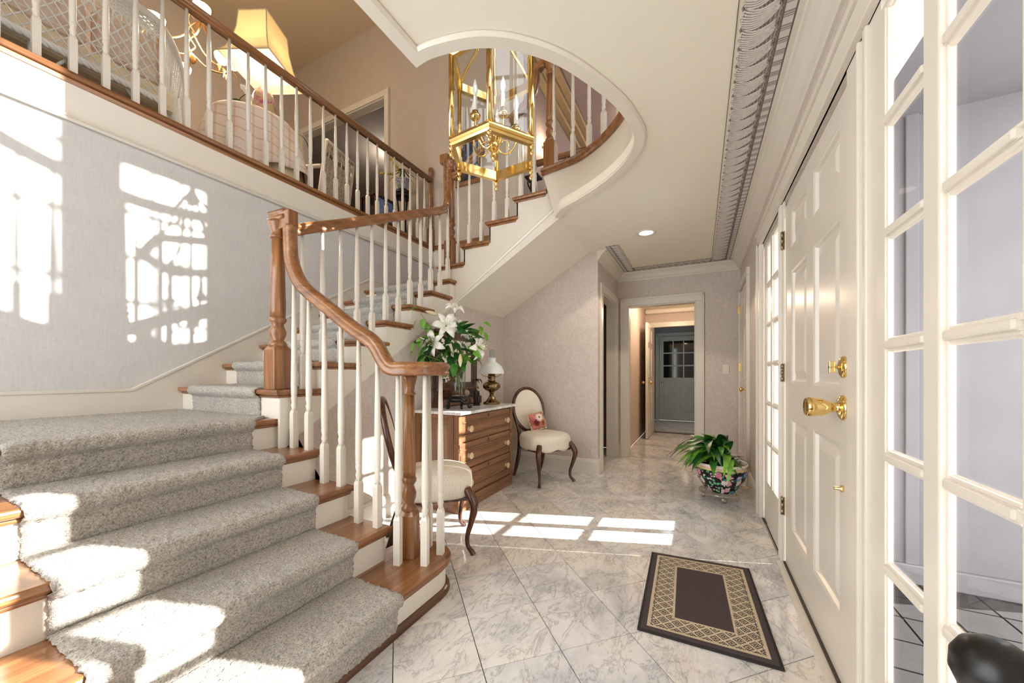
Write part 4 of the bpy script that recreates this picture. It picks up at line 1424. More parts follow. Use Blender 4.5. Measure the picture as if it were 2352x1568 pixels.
for k in range(6):
    x, y, _ = hm[k]
    MB().tube([(x, y, LM + 0.02), (x, y, LT - 0.02)], 0.016, 12).build('corner_post', 'brass', la)
    MB().lathe([(0.001, -0.085), (0.008, -0.078), (0.014, -0.064), (0.009, -0.052), (0.006, -0.046), (0.013, -0.036), (0.016, -0.026), (0.01, -0.016)], (x, y, LM - 0.015), 10).build('drop_finial', 'brass', la)
    x2, y2, _ = hm[(k + 1) % 6]
    c = lambda a: LX + (a - LX) * 0.985
    d = lambda a: LY + (a - LY) * 0.985
    e = 0.03
    q = MB()
    tx, ty = (x2 - x) * e / LR, (y2 - y) * e / LR
    b = q.addv([(c(x), d(y), LM + 0.02), (c(x2), d(y2), LM + 0.02), (c(x2), d(y2), LT - 0.02), (c(x), d(y), LT - 0.02)])
    b2 = q.addv([((c(x) + tx) * 1.004 - LX * 0.004, (d(y) + ty) * 1.004 - LY * 0.004, LM + 0.055), ((c(x2) - tx) * 1.004 - LX * 0.004, (d(y2) - ty) * 1.004 - LY * 0.004, LM + 0.055), ((c(x2) - tx) * 1.004 - LX * 0.004, (d(y2) - ty) * 1.004 - LY * 0.004, LT - 0.055), ((c(x) + tx) * 1.004 - LX * 0.004, (d(y) + ty) * 1.004 - LY * 0.004, LT - 0.055)])
    for i in range(4):
        j = (i + 1) % 4
        q.face((b + i, b + j, b2 + j, b2 + i))
    q.face((b2, b2 + 1, b2 + 2, b2 + 3))
    q.build('glass_panel', 'lglass', la)
    MB().tube(crom([(LX + (x - LX) * 0.97, LY + (y - LY) * 0.97, LT), (LX + (x - LX) * 0.80, LY + (y - LY) * 0.80, LT + 0.09), (LX + (x - LX) * 0.45, LY + (y - LY) * 0.45, LT + 0.20), (LX + (x - LX) * 0.30, LY + (y - LY) * 0.30, LT + 0.36), (LX + (x - LX) * 0.06, LY + (y - LY) * 0.06, LT + 0.44)], 5), 0.009, 8).build('crown_scroll', 'brass', la)
    MB().lathe([(0.012, 0.0), (0.016, 0.02), (0.008, 0.03), (0.014, 0.05), (0.008, 0.075), (0.001, 0.085)], (x, y, LT + 0.02), 10).build('top_finial', 'brass', la)
MB().lathe([(0.001, LT + 0.36), (0.03, LT + 0.38), (0.05, LT + 0.42), (0.03, LT + 0.46), (0.012, LT + 0.5), (0.02, LT + 0.53), (0.001, LT + 0.56)], (LX, LY, 0), 16).build('crown_finial', 'brass', la)
# inner candle cluster
MB().lathe([(0.006, 2.480), (0.012, 2.500), (0.02, 2.520), (0.012, 2.540), (0.03, 2.560), (0.036, 2.590), (0.018, 2.620), (0.010, 2.650), (0.02, 2.690), (0.010, 2.720), (0.006, 2.780), (0.006, LT + 0.4)], (LX, LY, 0), 16).build('stem', 'brass', la)
for k in range(5):
    a = ang0 + 0.5 + k * 2 * PI / 5
    ux, uy = math.cos(a), math.sin(a)
    P = lambda r, z: (LX + ux * r, LY + uy * r, z)
    arm = MB().tube(crom([P(0.015, 2.590), P(0.06, 2.540), P(0.11, 2.550), P(0.145, 2.610), P(0.15, 2.680)], 5), 0.006, 8).build('arm', 'brass', la)
    MB().tube(crom([P(0.02, 2.580), P(0.05, 2.620), P(0.09, 2.620), P(0.10, 2.590), P(0.08, 2.570)], 5), 0.004, 6).build('scroll', 'brass', arm)
    MB().lathe([(0.006, 2.670), (0.028, 2.685), (0.034, 2.705), (0.02, 2.712), (0.016, 2.720), (0.02, 2.730)], P(0.15, 0)[:2] + (0,), 14).build('candle_cup', 'brass', arm)
    MB().lathe([(0.013, 2.720), (0.013, 2.820)], P(0.15, 0)[:2] + (0,), 12).build('candle', 'candle', la)
    MB().lathe([(0.006, 2.820), (0.011, 2.835), (0.017, 2.860), (0.015, 2.885), (0.006, 2.920), (0.001, 2.932)], P(0.15, 0)[:2] + (0,), 12).build('flame_bulb', 'bulbclear', la)
mb = MB()
z = LT + 0.56
k = 0
while z < UC - 0.05:
    w = 0.014
    pts = [(LX + (w * math.cos(t) if k % 2 else 0), LY + (0 if k % 2 else w * math.cos(t)), z + 0.03 + 0.028 * math.sin(t)) for t in [2 * PI * i / 10 for i in range(11)]]
    mb.tube(pts, 0.0035, 5, False)
    z += 0.045
    k += 1
mb.build('chain', 'brass', la)
MB().lathe([(0.001, UC), (0.06, UC), (0.055, UC - 0.02), (0.02, UC - 0.05), (0.001, UC - 0.055)][::-1], (LX, LY, 0), 20).build('ceiling_canopy', 'brass', la)

# ------------------------------------------------------------------ chest of drawers
CX0, CX1, CY0, CY1, CH = 2.40, 3.325, 1.685, 2.125, 0.785
ch = thing('chest_of_drawers', (2.86, 1.9, 0), 'antique walnut three drawer chest with a white marble top against the papered wall', 'chest')
bx(CX0, CX1, CY0 + 0.02, CY1, 0.0, CH - 0.005).build('body', 'chest_z', ch, True, 0.003)
bx(CX0 - 0.006, CX1 + 0.006, CY0 - 0.002, CY1, 0.0, 0.10).build('plinth', 'chest_x', ch, True, 0.004)
for x0, x1 in ((CX0 - 0.006, CX0 + 0.05), (CX1 - 0.05, CX1 + 0.006)):
    pl = bx(x0, x1, CY0 - 0.004, CY0 + 0.05, 0.10, CH - 0.006).build('pilaster', 'chest_z', ch, True, 0.005)
    for zz in (0.52, 0.19):
        MB().prism([(x0 - 0.006, CY0 - 0.022, zz), (x1 + 0.006, CY0 - 0.022, zz), (x1 + 0.006, CY0 - 0.006, zz - 0.05), (x0 - 0.006, CY0 - 0.006, zz - 0.05)], (0, 0, 0)) if False else bx(x0 - 0.008, x1 + 0.008, CY0 - 0.018, CY0 + 0.03, zz, zz + 0.028).build('bracket', 'chest_x', pl, True, 0.006)
        bx(x0 + 0.004, x1 - 0.004, CY0 - 0.012, CY0 + 0.02, zz - 0.045, zz).build('bracket', 'chest_x', pl, True, 0.008)
    bx(x0 + 0.014, x1 - 0.014, CY0 - 0.010, CY0, 0.22, 0.46).build('fluting', 'chest_z', pl, True, 0.003)
# end panel framing on the side towards the stairs
for (y0, y1, z0, z1) in ((CY0 + 0.05, CY0 + 0.10, 0.1, CH - 0.01), (CY1 - 0.06, CY1 - 0.005, 0.1, CH - 0.01), (CY0 + 0.10, CY1 - 0.06, CH - 0.09, CH - 0.01), (CY0 + 0.10, CY1 - 0.06, 0.1, 0.18)):
    bx(CX0 - 0.01, CX0 + 0.002, y0, y1, z0, z1).build('end_rail', 'chest_z' if z1 - z0 > 0.2 else 'chest_y', ch, True, 0.003)
dz = [(0.555, 0.765), (0.335, 0.545), (0.115, 0.325)]
M['knob'] = plain('pale_knob', srgb(206, 184, 146), 0.4)
for z0, z1 in dz:
    dx0, dx1 = CX0 + 0.054, CX1 - 0.054
    dr = bx(dx0, dx1, CY0 + 0.002, CY0 + 0.03, z0, z1).build('drawer', 'chest_x', ch, True, 0.003)
    bx(dx0 - 0.002, dx1 + 0.002, CY0 + 0.016, CY0 + 0.022, z0 - 0.006, z0 + 0.001).build('gap_shade', 'groove', dr)  # dark strip standing in for the shade between drawers
    for zz in (z1 - 0.055, z0 + 0.052):
        bx(dx0, dx1, CY0 - 0.004, CY0 + 0.006, zz - 0.005, zz + 0.005).build('molding', 'chest_x', dr, True, 0.003)
        bx(dx0, dx1, CY0 - 0.001, CY0 + 0.004, zz + 0.006, zz + 0.0085).build('groove', 'groove', dr)  # raised dark strips, shade of a recess put in as colour
        bx(dx0, dx1, CY0 - 0.001, CY0 + 0.004, zz - 0.0085, zz - 0.006).build('groove', 'groove', dr)
    zc = (z0 + z1) / 2
    for x in (dx0 + 0.085, dx1 - 0.085):
        k = ylathe([(0.001, 0), (0.02, 0), (0.018, 0.006), (0.012, 0.01), (0.012, 0.018), (0.024, 0.022), (0.028, 0.03), (0.024, 0.036), (0.001, 0.038)], 0, 0, 0, 22)
        k.v = [(x + a, CY0 + 0.002 - b, zc - 0.004 + c) for a, b, c in k.v]
        k.build('knob', 'knob', dr)
    e = ylathe([(0.001, 0), (0.012, 0), (0.010, 0.003), (0.001, 0.004)], 0, 0, 0, 14)
    e.v = [((dx0 + dx1) / 2 + a, CY0 + 0.002 - b, z1 - 0.025 + c * 1.4) for a, b, c in e.v]
    e.build('keyhole', 'dark_z', dr)
bx(CX0 - 0.03, CX1 + 0.03, CY0 - 0.04, CY1 + 0.008, CH - 0.005, CH + 0.018).build('marble_top', 'marble_top', ch, True, 0.004)
TZ = CH + 0.0185

# ------------------------------------------------------------------ balloon back side chairs
def mk_fabric():
    t = NT('cream_diamond_fabric')
    v = t.mapped((1, 1, 1), rot=(0.0, 0, PI / 4))
    vo = t.n('ShaderNodeTexVoronoi', feature='F1')
    vo.inputs['Scale'].default_value = 75
    vo.inputs['Randomness'].default_value = 0.12
    t.l(v, vo.inputs['Vector'])
    c = t.ramp(vo.outputs['Distance'], [(0.12, srgb(206, 194, 172)), (0.35, srgb(232, 224, 208))])
    t.set(c, 0.85)
    t.bump(vo.outputs['Distance'], 0.25, 0.003)
    return t.m


M['fabric'] = mk_fabric()


def oval_frame(parent, back=True):
    W, Hh, zc = 0.20, 0.235, 0.71
    tilt = lambda z: 0.215 + (z - 0.45) * 0.22           # chair looks towards -y, back at +y
    path = []
    for i in range(29):
        a = -PI / 2 + 0.35 + (2 * PI - 0.7) * i / 28
        z = zc + Hh * math.sin(a)
        x = W * math.cos(a) * (1.0 if math.sin(a) > 0 else 1 - 0.12 * (-math.sin(a)) ** 2)
        path.append((x, tilt(z) - 0.02 * abs(math.cos(a)) * 0, z))
    full = [(x, y, z) for x, y, z in path]
    MB().tube(full + [full[0]], 0.019, 10, False, 1.0).build('backrest_frame', 'dark_z', parent, False)
    for sgn, nm in ((-1, 'back_pad'), (1, 'back_pad')):
        def fn(u, v):
            a, r = 2 * PI * u, v
            x = (W - 0.012) * r * math.cos(a)
            z = zc + (Hh - 0.012) * r * math.sin(a)
            if math.sin(a) < 0:
                x *= 1 - 0.12 * math.sin(a) ** 2 * r
            return (x, tilt(z) + sgn * (0.004 + 0.022 * (1 - r ** 3)), z)
        MB().grid(fn, 36, 9, True, True).build(nm, 'fabric', parent, False)


def make_chair(name, loc, rz, label):
    t = thing(name, loc, label, 'chair', rz, 'balloon back side chairs')
    # seat: puffy serpentine cushion
    def outline(a):
        c, s = math.cos(a), math.sin(a)
        p = 2 / 3.6
        x = 0.235 * (abs(c) ** p) * (1 if c >= 0 else -1)
        y = 0.225 * (abs(s) ** p) * (1 if s >= 0 else -1)
        x *= 1 - 0.12 * (y / 0.225)               # narrower at the back
        if y < 0:
            y -= 0.018 * math.cos(x / 0.235 * PI)
        return x, y

    def fn(u, v):
        x, y = outline(2 * PI * u)
        # v from the underside edge over the side to the top centre
        prof = [(0.94, 0.335), (0.985, 0.345), (1.0, 0.375), (1.02, 0.42), (1.0, 0.458), (0.93, 0.482), (0.75, 0.497), (0.45, 0.506), (0.2, 0.508), (0.001, 0.508)]
        f = v * (len(prof) - 1)
        i = min(int(f), len(prof) - 2)
        w = f - i
        r = prof[i][0] * (1 - w) + prof[i + 1][0] * w
        z = prof[i][1] * (1 - w) + prof[i + 1][1] * w
        if z < 0.37 and y < 0:
            z += 0.012 * (1 - math.cos(x / 0.235 * 2 * PI)) * -1 + 0.012
        return (x * r, y * r, z)
    MB().grid(fn, 48, 19, True, True).build('seat', 'fabric', t, False)
    bx(-0.20, 0.20, -0.19, 0.19, 0.325, 0.345).build('seat_frame', 'dark_x', t, False)
    for sx in (-1, 1):
        # cabriole front leg
        P = crom([(sx * 0.195, -0.185, 0.40), (sx * 0.222, -0.212, 0.345), (sx * 0.236, -0.226, 0.29), (sx * 0.220, -0.210, 0.20), (sx * 0.198, -0.190, 0.11), (sx * 0.198, -0.192, 0.05), (sx * 0.216, -0.214, 0.018), (sx * 0.222, -0.222, 0.001)], 5)
        k = len(P)
        rr = [0.026, 0.030, 0.026, 0.019, 0.0145, 0.0135, 0.016, 0.018]
        rs = []
        for i in range(k):
            f = i / (k - 1) * (len(rr) - 1)
            j = min(int(f), len(rr) - 2)
            rs.append(rr[j] + (rr[j + 1] - rr[j]) * (f - j))
        MB().tube(P, rs, 12).build('front_leg', 'dark_z', t, False)
        # back leg running up into the back frame
        P = crom([(sx * 0.175, 0.305, 0.0), (sx * 0.172, 0.262, 0.10), (sx * 0.168, 0.222, 0.24), (sx * 0.165, 0.208, 0.36), (sx * 0.165, 0.212, 0.46), (sx * 0.178, 0.232, 0.56), (sx * 0.197, 0.262, 0.66)], 5)
        k = len(P)
        MB().tube(P, [0.016 + 0.006 * math.sin(PI * min(1, i / k * 1.3)) for i in range(k)], 10).build('back_leg', 'dark_z', t, False)
    oval_frame(t)
    return t


def face_rz(dx, dy):                # rotation that turns local -y onto (dx, dy)
    return math.atan2(dy, dx) + PI / 2


make_chair('side_chair', (3.60, 1.455, 0), face_rz(-0.507, -0.862), 'oval backed cream upholstered side chair with a pink floral pillow, right of the chest')
make_chair('side_chair', (1.925, 1.545, 0), face_rz(0.66, -0.75), 'oval backed cream upholstered side chair behind the starting newel, left of the chest')

# pillow on the right-hand chair
def mk_floral():
    t = NT('pink_flower_print')
    tc = t.coord('Object')
    sep = t.n('ShaderNodeSeparateXYZ')
    t.l(tc, sep.inputs[0])
    base = t.ramp(t.noise(tc, 18, 3), [(0.35, srgb(196, 112, 100)), (0.65, srgb(226, 146, 132))])

    def flower(cx, cz, r, n, petal, heart, prev):
        dx = t.math('SUBTRACT', sep.outputs[0], cx)
        dz_ = t.math('SUBTRACT', sep.outputs[2], cz)
        d = t.math('SQRT', t.math('ADD', t.math('MULTIPLY', dx, dx), t.math('MULTIPLY', dz_, dz_)))
        an = t.math('ARCTAN2', dz_, dx)
        lim = t.math('ADD', r * 0.82, t.math('MULTIPLY', t.math('COSINE', t.math('MULTIPLY', an, n)), r * 0.2))
        c = t.mix(t.math('LESS_THAN', d, lim), prev, petal)
        return t.mix(t.math('LESS_THAN', d, r * 0.22), c, heart)
    c = flower(0.045, -0.035, 0.036, 9, srgb(150, 84, 50), srgb(60, 36, 24), base)
    c = flower(-0.035, -0.02, 0.046, 14, srgb(112, 36, 34), srgb(70, 20, 20), c)
    c = flower(0.012, 0.032, 0.05, 13, srgb(232, 222, 204), srgb(140, 90, 40), c)
    t.set(c, 0.9)
    return t.m


M['floral'] = mk_floral()
M['fringe'] = plain('ivory_fringe', srgb(214, 202, 170), 0.9, var=0.15, scale=120)
pw_ = thing('throw_pillow', (3.655, 1.555, 0.602), 'small pink pillow with a daisy print and fringe, propped on the right-hand chair', 'pillow', face_rz(-0.507, -0.862))
pw_.rotation_euler = (math.radians(-16), math.radians(-8), face_rz(-0.507, -0.862))


def pil(u, v, s):
    a, b = (u - 0.5) * 2, (v - 0.5) * 2
    th = 0.045 * (1 - a ** 4) ** 0.6 * (1 - b ** 4) ** 0.6 if abs(a) < 1 and abs(b) < 1 else 0
    return (a * 0.092 * (1 - 0.06 * (1 - b * b)), s * th, b * 0.085 * (1 - 0.06 * (1 - a * a)))


MB().grid(lambda u, v: pil(u, v, -1), 17, 17).grid(lambda u, v: pil(u, v, 1), 17, 17).build('cushion', 'floral', pw_, False)
mb = MB()
for i in range(64):
    f = i / 64 * 4
    s, w = int(f), f - int(f)
    a, b = [(-1 + 2 * w, -1), (1, -1 + 2 * w), (1 - 2 * w, 1), (-1, 1 - 2 * w)][s]
    mb.ball((a * 0.098 + random.uniform(-0.004, 0.004), random.uniform(-0.006, 0.006), b * 0.091 + random.uniform(-0.004, 0.004)), random.uniform(0.006, 0.010), 6)
tag(mb.build('fringe', 'fringe', pw_, False), 'ivory tassel fringe')

# ------------------------------------------------------------------ things on the chest
# oil lamp
ol = thing('oil_lamp', (3.215, 1.86, TZ), 'antique brass oil lamp with a white milk glass shade, right end of the chest', 'lamp')
MB().lathe([(0.001, 0), (0.084, 0), (0.086, 0.012), (0.074, 0.022), (0.06, 0.03), (0.042, 0.05), (0.028, 0.072), (0.02, 0.09), (0.019, 0.10)], (0, 0, 0), 28).build('foot', 'abrass', ol, False)
MB().lathe([(0.019, 0.098), (0.024, 0.112), (0.03, 0.125), (0.062, 0.14), (0.084, 0.16), (0.09, 0.178), (0.086, 0.196), (0.066, 0.214), (0.042, 0.224), (0.036, 0.23)], (0, 0, 0), 28).build('font', 'abrass', ol, False)
bn = MB().lathe([(0.036, 0.228), (0.04, 0.236), (0.034, 0.244), (0.036, 0.262), (0.042, 0.268), (0.042, 0.276), (0.036, 0.282), (0.036, 0.315), (0.001, 0.316)], (0, 0, 0), 24).build('burner', 'abrass', ol, False)
MB().tube([(-0.035, -0.01, 0.252), (-0.062, -0.02, 0.252)], 0.003, 6).tube([(-0.062, -0.02, 0.244), (-0.062, -0.02, 0.26)], 0.006, 8).build('wick_knob', 'abrass', bn, False)
mb = MB()
for k in range(3):
    a = k * 2 * PI / 3 + 0.4
    mb.tube(crom([(0.038 * math.cos(a), 0.038 * math.sin(a), 0.272), (0.08 * math.cos(a), 0.08 * math.sin(a), 0.278), (0.118 * math.cos(a), 0.118 * math.sin(a), 0.302)], 4), 0.0025, 6)
mb.build('shade_holder', 'abrass', ol, False)
MB().lathe([(0.126, 0.302), (0.127, 0.306), (0.118, 0.345), (0.098, 0.382), (0.07, 0.408), (0.046, 0.42), (0.042, 0.428), (0.044, 0.45), (0.05, 0.462), (0.046, 0.462), (0.040, 0.45), (0.038, 0.43), (0.044, 0.416), (0.066, 0.403), (0.094, 0.377), (0.114, 0.342), (0.123, 0.304)], (0, 0, 0), 36, cap=False).build('shade', 'milk', ol, False)
MB().lathe([(0.024, 0.30), (0.032, 0.34), (0.026, 0.40), (0.0235, 0.46), (0.024, 0.545), (0.0225, 0.545), (0.022, 0.46)], (0, 0, 0), 20, cap=False).build('chimney', 'vglass', ol, False)

# dresser mirror with a ball shelf
mr = thing('dresser_mirror', (2.96, 2.09, TZ), 'dark carved wood mirror on a small drawer base behind the flowers', 'mirror')
mx0, mx1, mz0, mz1, my = 2.63, 3.30, 0.17, 0.70, 2.09
holed('y', my, my + 0.03, mx0, mx1, TZ + mz0, TZ + mz1, [(mx0 + 0.075, mx1 - 0.075, TZ + mz0 + 0.05, TZ + mz1 - 0.075)]).build('frame', 'dark_z', mr, True, 0.006)
mb = MB()
for k in range(34):
    z = TZ + mz0 + 0.01 + (mz1 - mz0 - 0.02) * k / 33
    for x in (mx0, mx1):
        mb.ball((x, my + 0.006, z), 0.009, 6)
for k in range(28):
    mb.ball((mx0 + (mx1 - mx0) * k / 27, my + 0.006, TZ + mz1), 0.009, 6)
mb.build('beading', 'dark_z', mr)
bx(mx0 + 0.07, mx1 - 0.07, my + 0.012, my + 0.018, TZ + mz0 + 0.045, TZ + mz1 - 0.07).build('mirror_glass', plain('mirror_silver', (0.9, 0.9, 0.88, 1), 0.03, 1.0, var=0.0), mr)
bx(mx0 - 0.01, mx1 + 0.01, 2.035, my + 0.035, TZ, TZ + 0.075).build('drawer_base', 'dark_x', mr, True, 0.004)
for x in (mx0 + 0.02, (mx0 + mx1) / 2 + 0.01):
    bx(x, x + 0.28, 2.028, 2.04, TZ + 0.012, TZ + 0.062).build('little_drawer', 'chest_x', mr, True, 0.003)
bx(mx0 - 0.01, mx1 + 0.01, my - 0.02, my + 0.032, TZ + 0.145, TZ + 0.172).build('shelf', 'dark_x', mr, True, 0.004)
bx(mx0, mx1, my + 0.005, my + 0.025, TZ + 0.075, TZ + 0.145).build('back_board', 'dark_x', mr)
M['ball'] = plain('mottled_shell_ball', srgb(196, 176, 170), 0.7, var=0.25, scale=90, bump=0.6)
for k, (x, nm) in enumerate(((2.865, 'largest mottled pink decorative ball beside the vase on the chest'), (2.955, 'middle one of three mottled decorative balls below the mirror'), (3.045, 'mottled decorative ball nearest the animal figurine'))):
    b = MB().ball((x, 2.05, TZ + 0.0755 + 0.035), 0.035, 22)
    tag(b.build('decorative_ball', 'ball'), nm, 'ball', 'balls below the mirror')

# animal figurine carrying a palm candlestick
fg = thing('animal_figurine', (3.005, 1.905, TZ), 'dark standing animal figurine under a little palm tree on the chest', 'figurine', 0.5)
MB().slab([(-0.05, -0.032), (0.05, -0.032), (0.05, 0.032), (-0.05, 0.032)], 0, 0.014, 0.006).build('base', 'iron', fg, False)
mb = MB()
mb.ball((0, 0, 0.105), 0.036, 16, (1.25, 0.85, 1.05))
mb.ball((-0.046, 0, 0.125), 0.024, 14, (1.0, 0.85, 1.15))
for x, y in ((-0.028, -0.016), (-0.028, 0.016), (0.028, -0.016), (0.028, 0.016)):
    mb.tube([(x, y, 0.095), (x, y, 0.05), (x, y, 0.013)], [0.015, 0.011, 0.012], 10)
mb.tube(crom([(-0.064, 0, 0.125), (-0.076, 0, 0.10), (-0.076, 0, 0.06), (-0.068, 0, 0.035)], 4), [0.011, 0.0105, 0.010, 0.0095, 0.009, 0.0085, 0.008, 0.0075, 0.007, 0.0065, 0.006, 0.0055, 0.005], 8)
for s in (-1, 1):
    mb.ball((-0.036, s * 0.024, 0.125), 0.018, 10, (0.8, 0.25, 1.1))
mb.tube(crom([(0.044, 0, 0.115), (0.052, 0, 0.09), (0.05, 0, 0.06)], 4), 0.003, 6)
mb.build('body', 'iron', fg, False)
MB().lathe([(0.012, 0.135), (0.007, 0.15), (0.0065, 0.165), (0.009, 0.168), (0.0065, 0.172), (0.006, 0.19), (0.009, 0.193), (0.006, 0.197), (0.006, 0.225), (0.012, 0.235)], (0, 0, 0), 12).build('palm_trunk', 'abrass', fg, False)
for k in range(7):
    a = k * 2 * PI / 7
    MB().grid(lambda u, v: ((0.006 + 0.055 * u) * math.cos(a) - (v - 0.5) * 0.018 * math.sin(PI * (0.15 + 0.8 * u)) * math.sin(a), (0.006 + 0.055 * u) * math.sin(a) + (v - 0.5) * 0.018 * math.sin(PI * (0.15 + 0.8 * u)) * math.cos(a), 0.238 + 0.02 * math.sin(PI * u) - 0.028 * u * u), 7, 3).build('palm_frond', 'iron', fg, False, solid=0.002)
mb = MB()
ck = tag(MB().tube(crom([(3.10, 1.90, TZ + 0.005), (3.09, 1.935, TZ + 0.005), (3.06, 1.94, TZ + 0.005), (3.05, 1.92, TZ + 0.005), (3.075, 1.905, TZ + 0.005)], 5), 0.0045, 6).build('bead_strand', 'fringe'), 'tiny pale bead strand lying between the figurine and the oil lamp', 'beads')

# vase of lilies on a black stand
VX, VY = 2.655, 1.875
vs_ = thing('vase_stand', (VX, VY, TZ), 'low black carved wooden stand with scroll feet under the glass vase', 'stand')
MB().lathe([(0.001, 0.055), (0.072, 0.055), (0.088, 0.065), (0.098, 0.08), (0.088, 0.094), (0.076, 0.10), (0.078, 0.106), (0.001, 0.106)], (0, 0, 0), 28).build('bowl', 'black', vs_, False)
for k in range(5):
    a = k * 2 * PI / 5 + 0.3
    ux, uy = math.cos(a), math.sin(a)
    P = lambda r, z: (ux * r, uy * r, z)
    MB().tube(crom([P(0.08, 0.09), P(0.108, 0.075), P(0.098, 0.045), P(0.088, 0.02), P(0.10, 0.008), P(0.115, 0.014), P(0.112, 0.026)], 4), 0.0085, 8).build('scroll_foot', 'black', vs_, False)
va = thing('flower_vase', (VX, VY, TZ + 0.1065), 'tall clear glass cylinder vase of white lilies and green leaves on the chest', 'flowers')
MB().lathe([(0.001, 0.0005), (0.066, 0.0005), (0.068, 0.006), (0.068, 0.255), (0.064, 0.255), (0.063, 0.012), (0.001, 0.012)], (0, 0, 0), 32).build('vase', 'vglass', va, False)
MB().lathe([(0.001, 0.013), (0.062, 0.013), (0.062, 0.085), (0.001, 0.085)], (0, 0, 0), 28).build('water', 'water', va, False)


def leaf_mesh(name, L, W, droop, mat, fold=0.25):
    mb = MB()
    def fn(u, v):
        w = W * math.sin(PI * u ** 0.8) ** 0.8 * (1 - 0.25 * u) + 0.001
        s = (v - 0.5) * 2
        return (L * u, s * w, -droop * u * u * L + fold * abs(s) * w)
    mb.grid(fn, 10, 5)
    me = mb.mesh(name)
    me.materials.append(M[mat])
    return me


def orient(o, loc, direction, roll=0.0):
    d = Vector(direction).normalized()
    q = d.to_track_quat('X', 'Z')
    o.rotation_euler = (q.to_matrix().to_4x4() @ Matrix.Rotation(roll, 4, 'X')).to_euler()
    o.location = loc


def sub(name, me, parent, loc, direction, roll=0.0, sc=1.0):
    o = bpy.data.objects.new(name, me)
    C.objects.link(o)
    o.parent = parent
    orient(o, loc, direction, roll)
    o.scale = (sc, sc, sc)
    return o


def lily_mesh():
    mb = MB()
    for k in range(6):
        a = k * PI / 3
        wmax = 0.026 if k % 2 else 0.019
        def fn(u, v):
            s = (v - 0.5) * 2
            w = wmax * math.sin(PI * (0.12 + 0.86 * u)) ** 0.9
            r = 0.006 + 0.095 * u
            h = 0.055 * math.sin(u * PI * 0.55) - 0.05 * max(0, u - 0.55) ** 1.2 * 2.2
            x, y = r, s * w
            return (h - 0.01 * s * s + (0.004 if k % 2 else 0), x * math.cos(a) - y * math.sin(a), x * math.sin(a) + y * math.cos(a))
        mb.grid(fn, 10, 5)
    me = mb.mesh('lily')
    me.materials.append(M['petal'])
    sm = MB()
    for k in range(6):
        a = k * PI / 3 + 0.3
        sm.tube([(0.01, 0, 0), (0.05, 0.012 * math.cos(a), 0.012 * math.sin(a)), (0.075, 0.024 * math.cos(a), 0.024 * math.sin(a))], 0.0015, 5)
        sm.ball((0.077, 0.025 * math.cos(a), 0.025 * math.sin(a)), 0.004, 6, (1, 1, 1))
    st_ = sm.mesh('stamens')
    st_.materials.append(M['bud'])
    return me, st_


lilym, stamm = lily_mesh()
lf_ = [leaf_mesh('leaf', 0.10, 0.026, 0.25, 'leaf'), leaf_mesh('leaf', 0.12, 0.028, 0.35, 'leafd'), leaf_mesh('leaf', 0.085, 0.027, 0.2, 'leafl')]
tocam = Vector((-VX, -VY, 0.12)).normalized()
rightv = Vector((math.sin(YAW), -math.cos(YAW), 0))


def vp(r, u, f=0.0):                # point in the bouquet: right, up, towards the entry
    p = rightv * r + Vector((0, 0, u)) + Vector((tocam.x, tocam.y, 0)) * f
    return p


heads = [((-0.10, 0.60, 0.08), (0.1, 0.25, 1), 1.25), ((-0.21, 0.45, 0.14), (-0.15, 0.0, 1), 1.15), ((0.15, 0.42, 0.06), (1.0, 0.05, 0.5), 1.2), ((-0.02, 0.60, 0.02), (0.6, 0.4, 0.6), 1.0), ((-0.03, 0.75, 0.0), (0.2, 0.8, 0.4), 0.95), ((0.06, 0.52, -0.02), (0.6, 0.5, 0.2), 0.9)]
stm = MB()


def keep(p):                        # keep the bouquet clear of the wall and mirror behind it
    if p.y > 0.13:
        f = (p.y - 0.13) / -tocam.y
        p = p + Vector((tocam.x, tocam.y, 0)) * f
    return p


for (p, d, s) in heads:
    P3 = keep(vp(*p))
    D3_ = rightv * d[0] + Vector((0, 0, d[1])) + Vector((tocam.x, tocam.y, 0)) * d[2]
    o = sub('lily', lilym, va, P3, D3_, random.uniform(0, 1), s)
    q = bpy.data.objects.new('stamens', stamm)
    C.objects.link(q)
    q.parent = o
    stm.tube(crom([(random.uniform(-0.03, 0.03), random.uniform(-0.03, 0.03), 0.015), (random.uniform(-0.02, 0.02), random.uniform(-0.02, 0.02), 0.22), tuple(P3 * 0.6 + Vector((0, 0, 0.12))), tuple(P3)], 5), 0.003, 6)
for k in range(105):
    a = random.uniform(0, 2 * PI)
    rr = math.sqrt(random.random())
    r = -0.06 + 0.22 * rr * math.cos(a)
    u = 0.42 + 0.19 * rr * math.sin(a)
    f = random.uniform(-0.05, 0.13)
    base = keep(vp(r, u, f))
    d = rightv * (r + 0.06 + random.uniform(-0.08, 0.08)) * 4 + Vector((0, 0, (u - 0.42) * 3 + random.uniform(-0.5, 0.3))) + Vector((tocam.x, tocam.y, 0)) * random.uniform(0.0, 0.9)
    if base.y + d.normalized().y * 0.14 > 0.17:
        d.y = min(d.y, 0.05)
        base.y = min(base.y, 0.10)
    sub('leaf', lf_[random.choice((0, 0, 1, 1, 1, 2, 2))], va, base, d, random.uniform(-0.9, 0.9), random.uniform(0.85, 1.35))
sprays = [((0.20, 0.60, 0.05), [(0.19, 0.585), (0.215, 0.615), (0.225, 0.53)]), ((-0.33, 0.50, 0.10), [(-0.31, 0.46), (-0.345, 0.42), (-0.36, 0.36), (-0.30, 0.36)]), ((-0.30, 0.68, 0.06), [(-0.32, 0.70), (-0.285, 0.62), (-0.33, 0.60), (-0.26, 0.60)]), ((-0.33, 0.36, 0.10), [(-0.30, 0.32), (-0.26, 0.33)])]
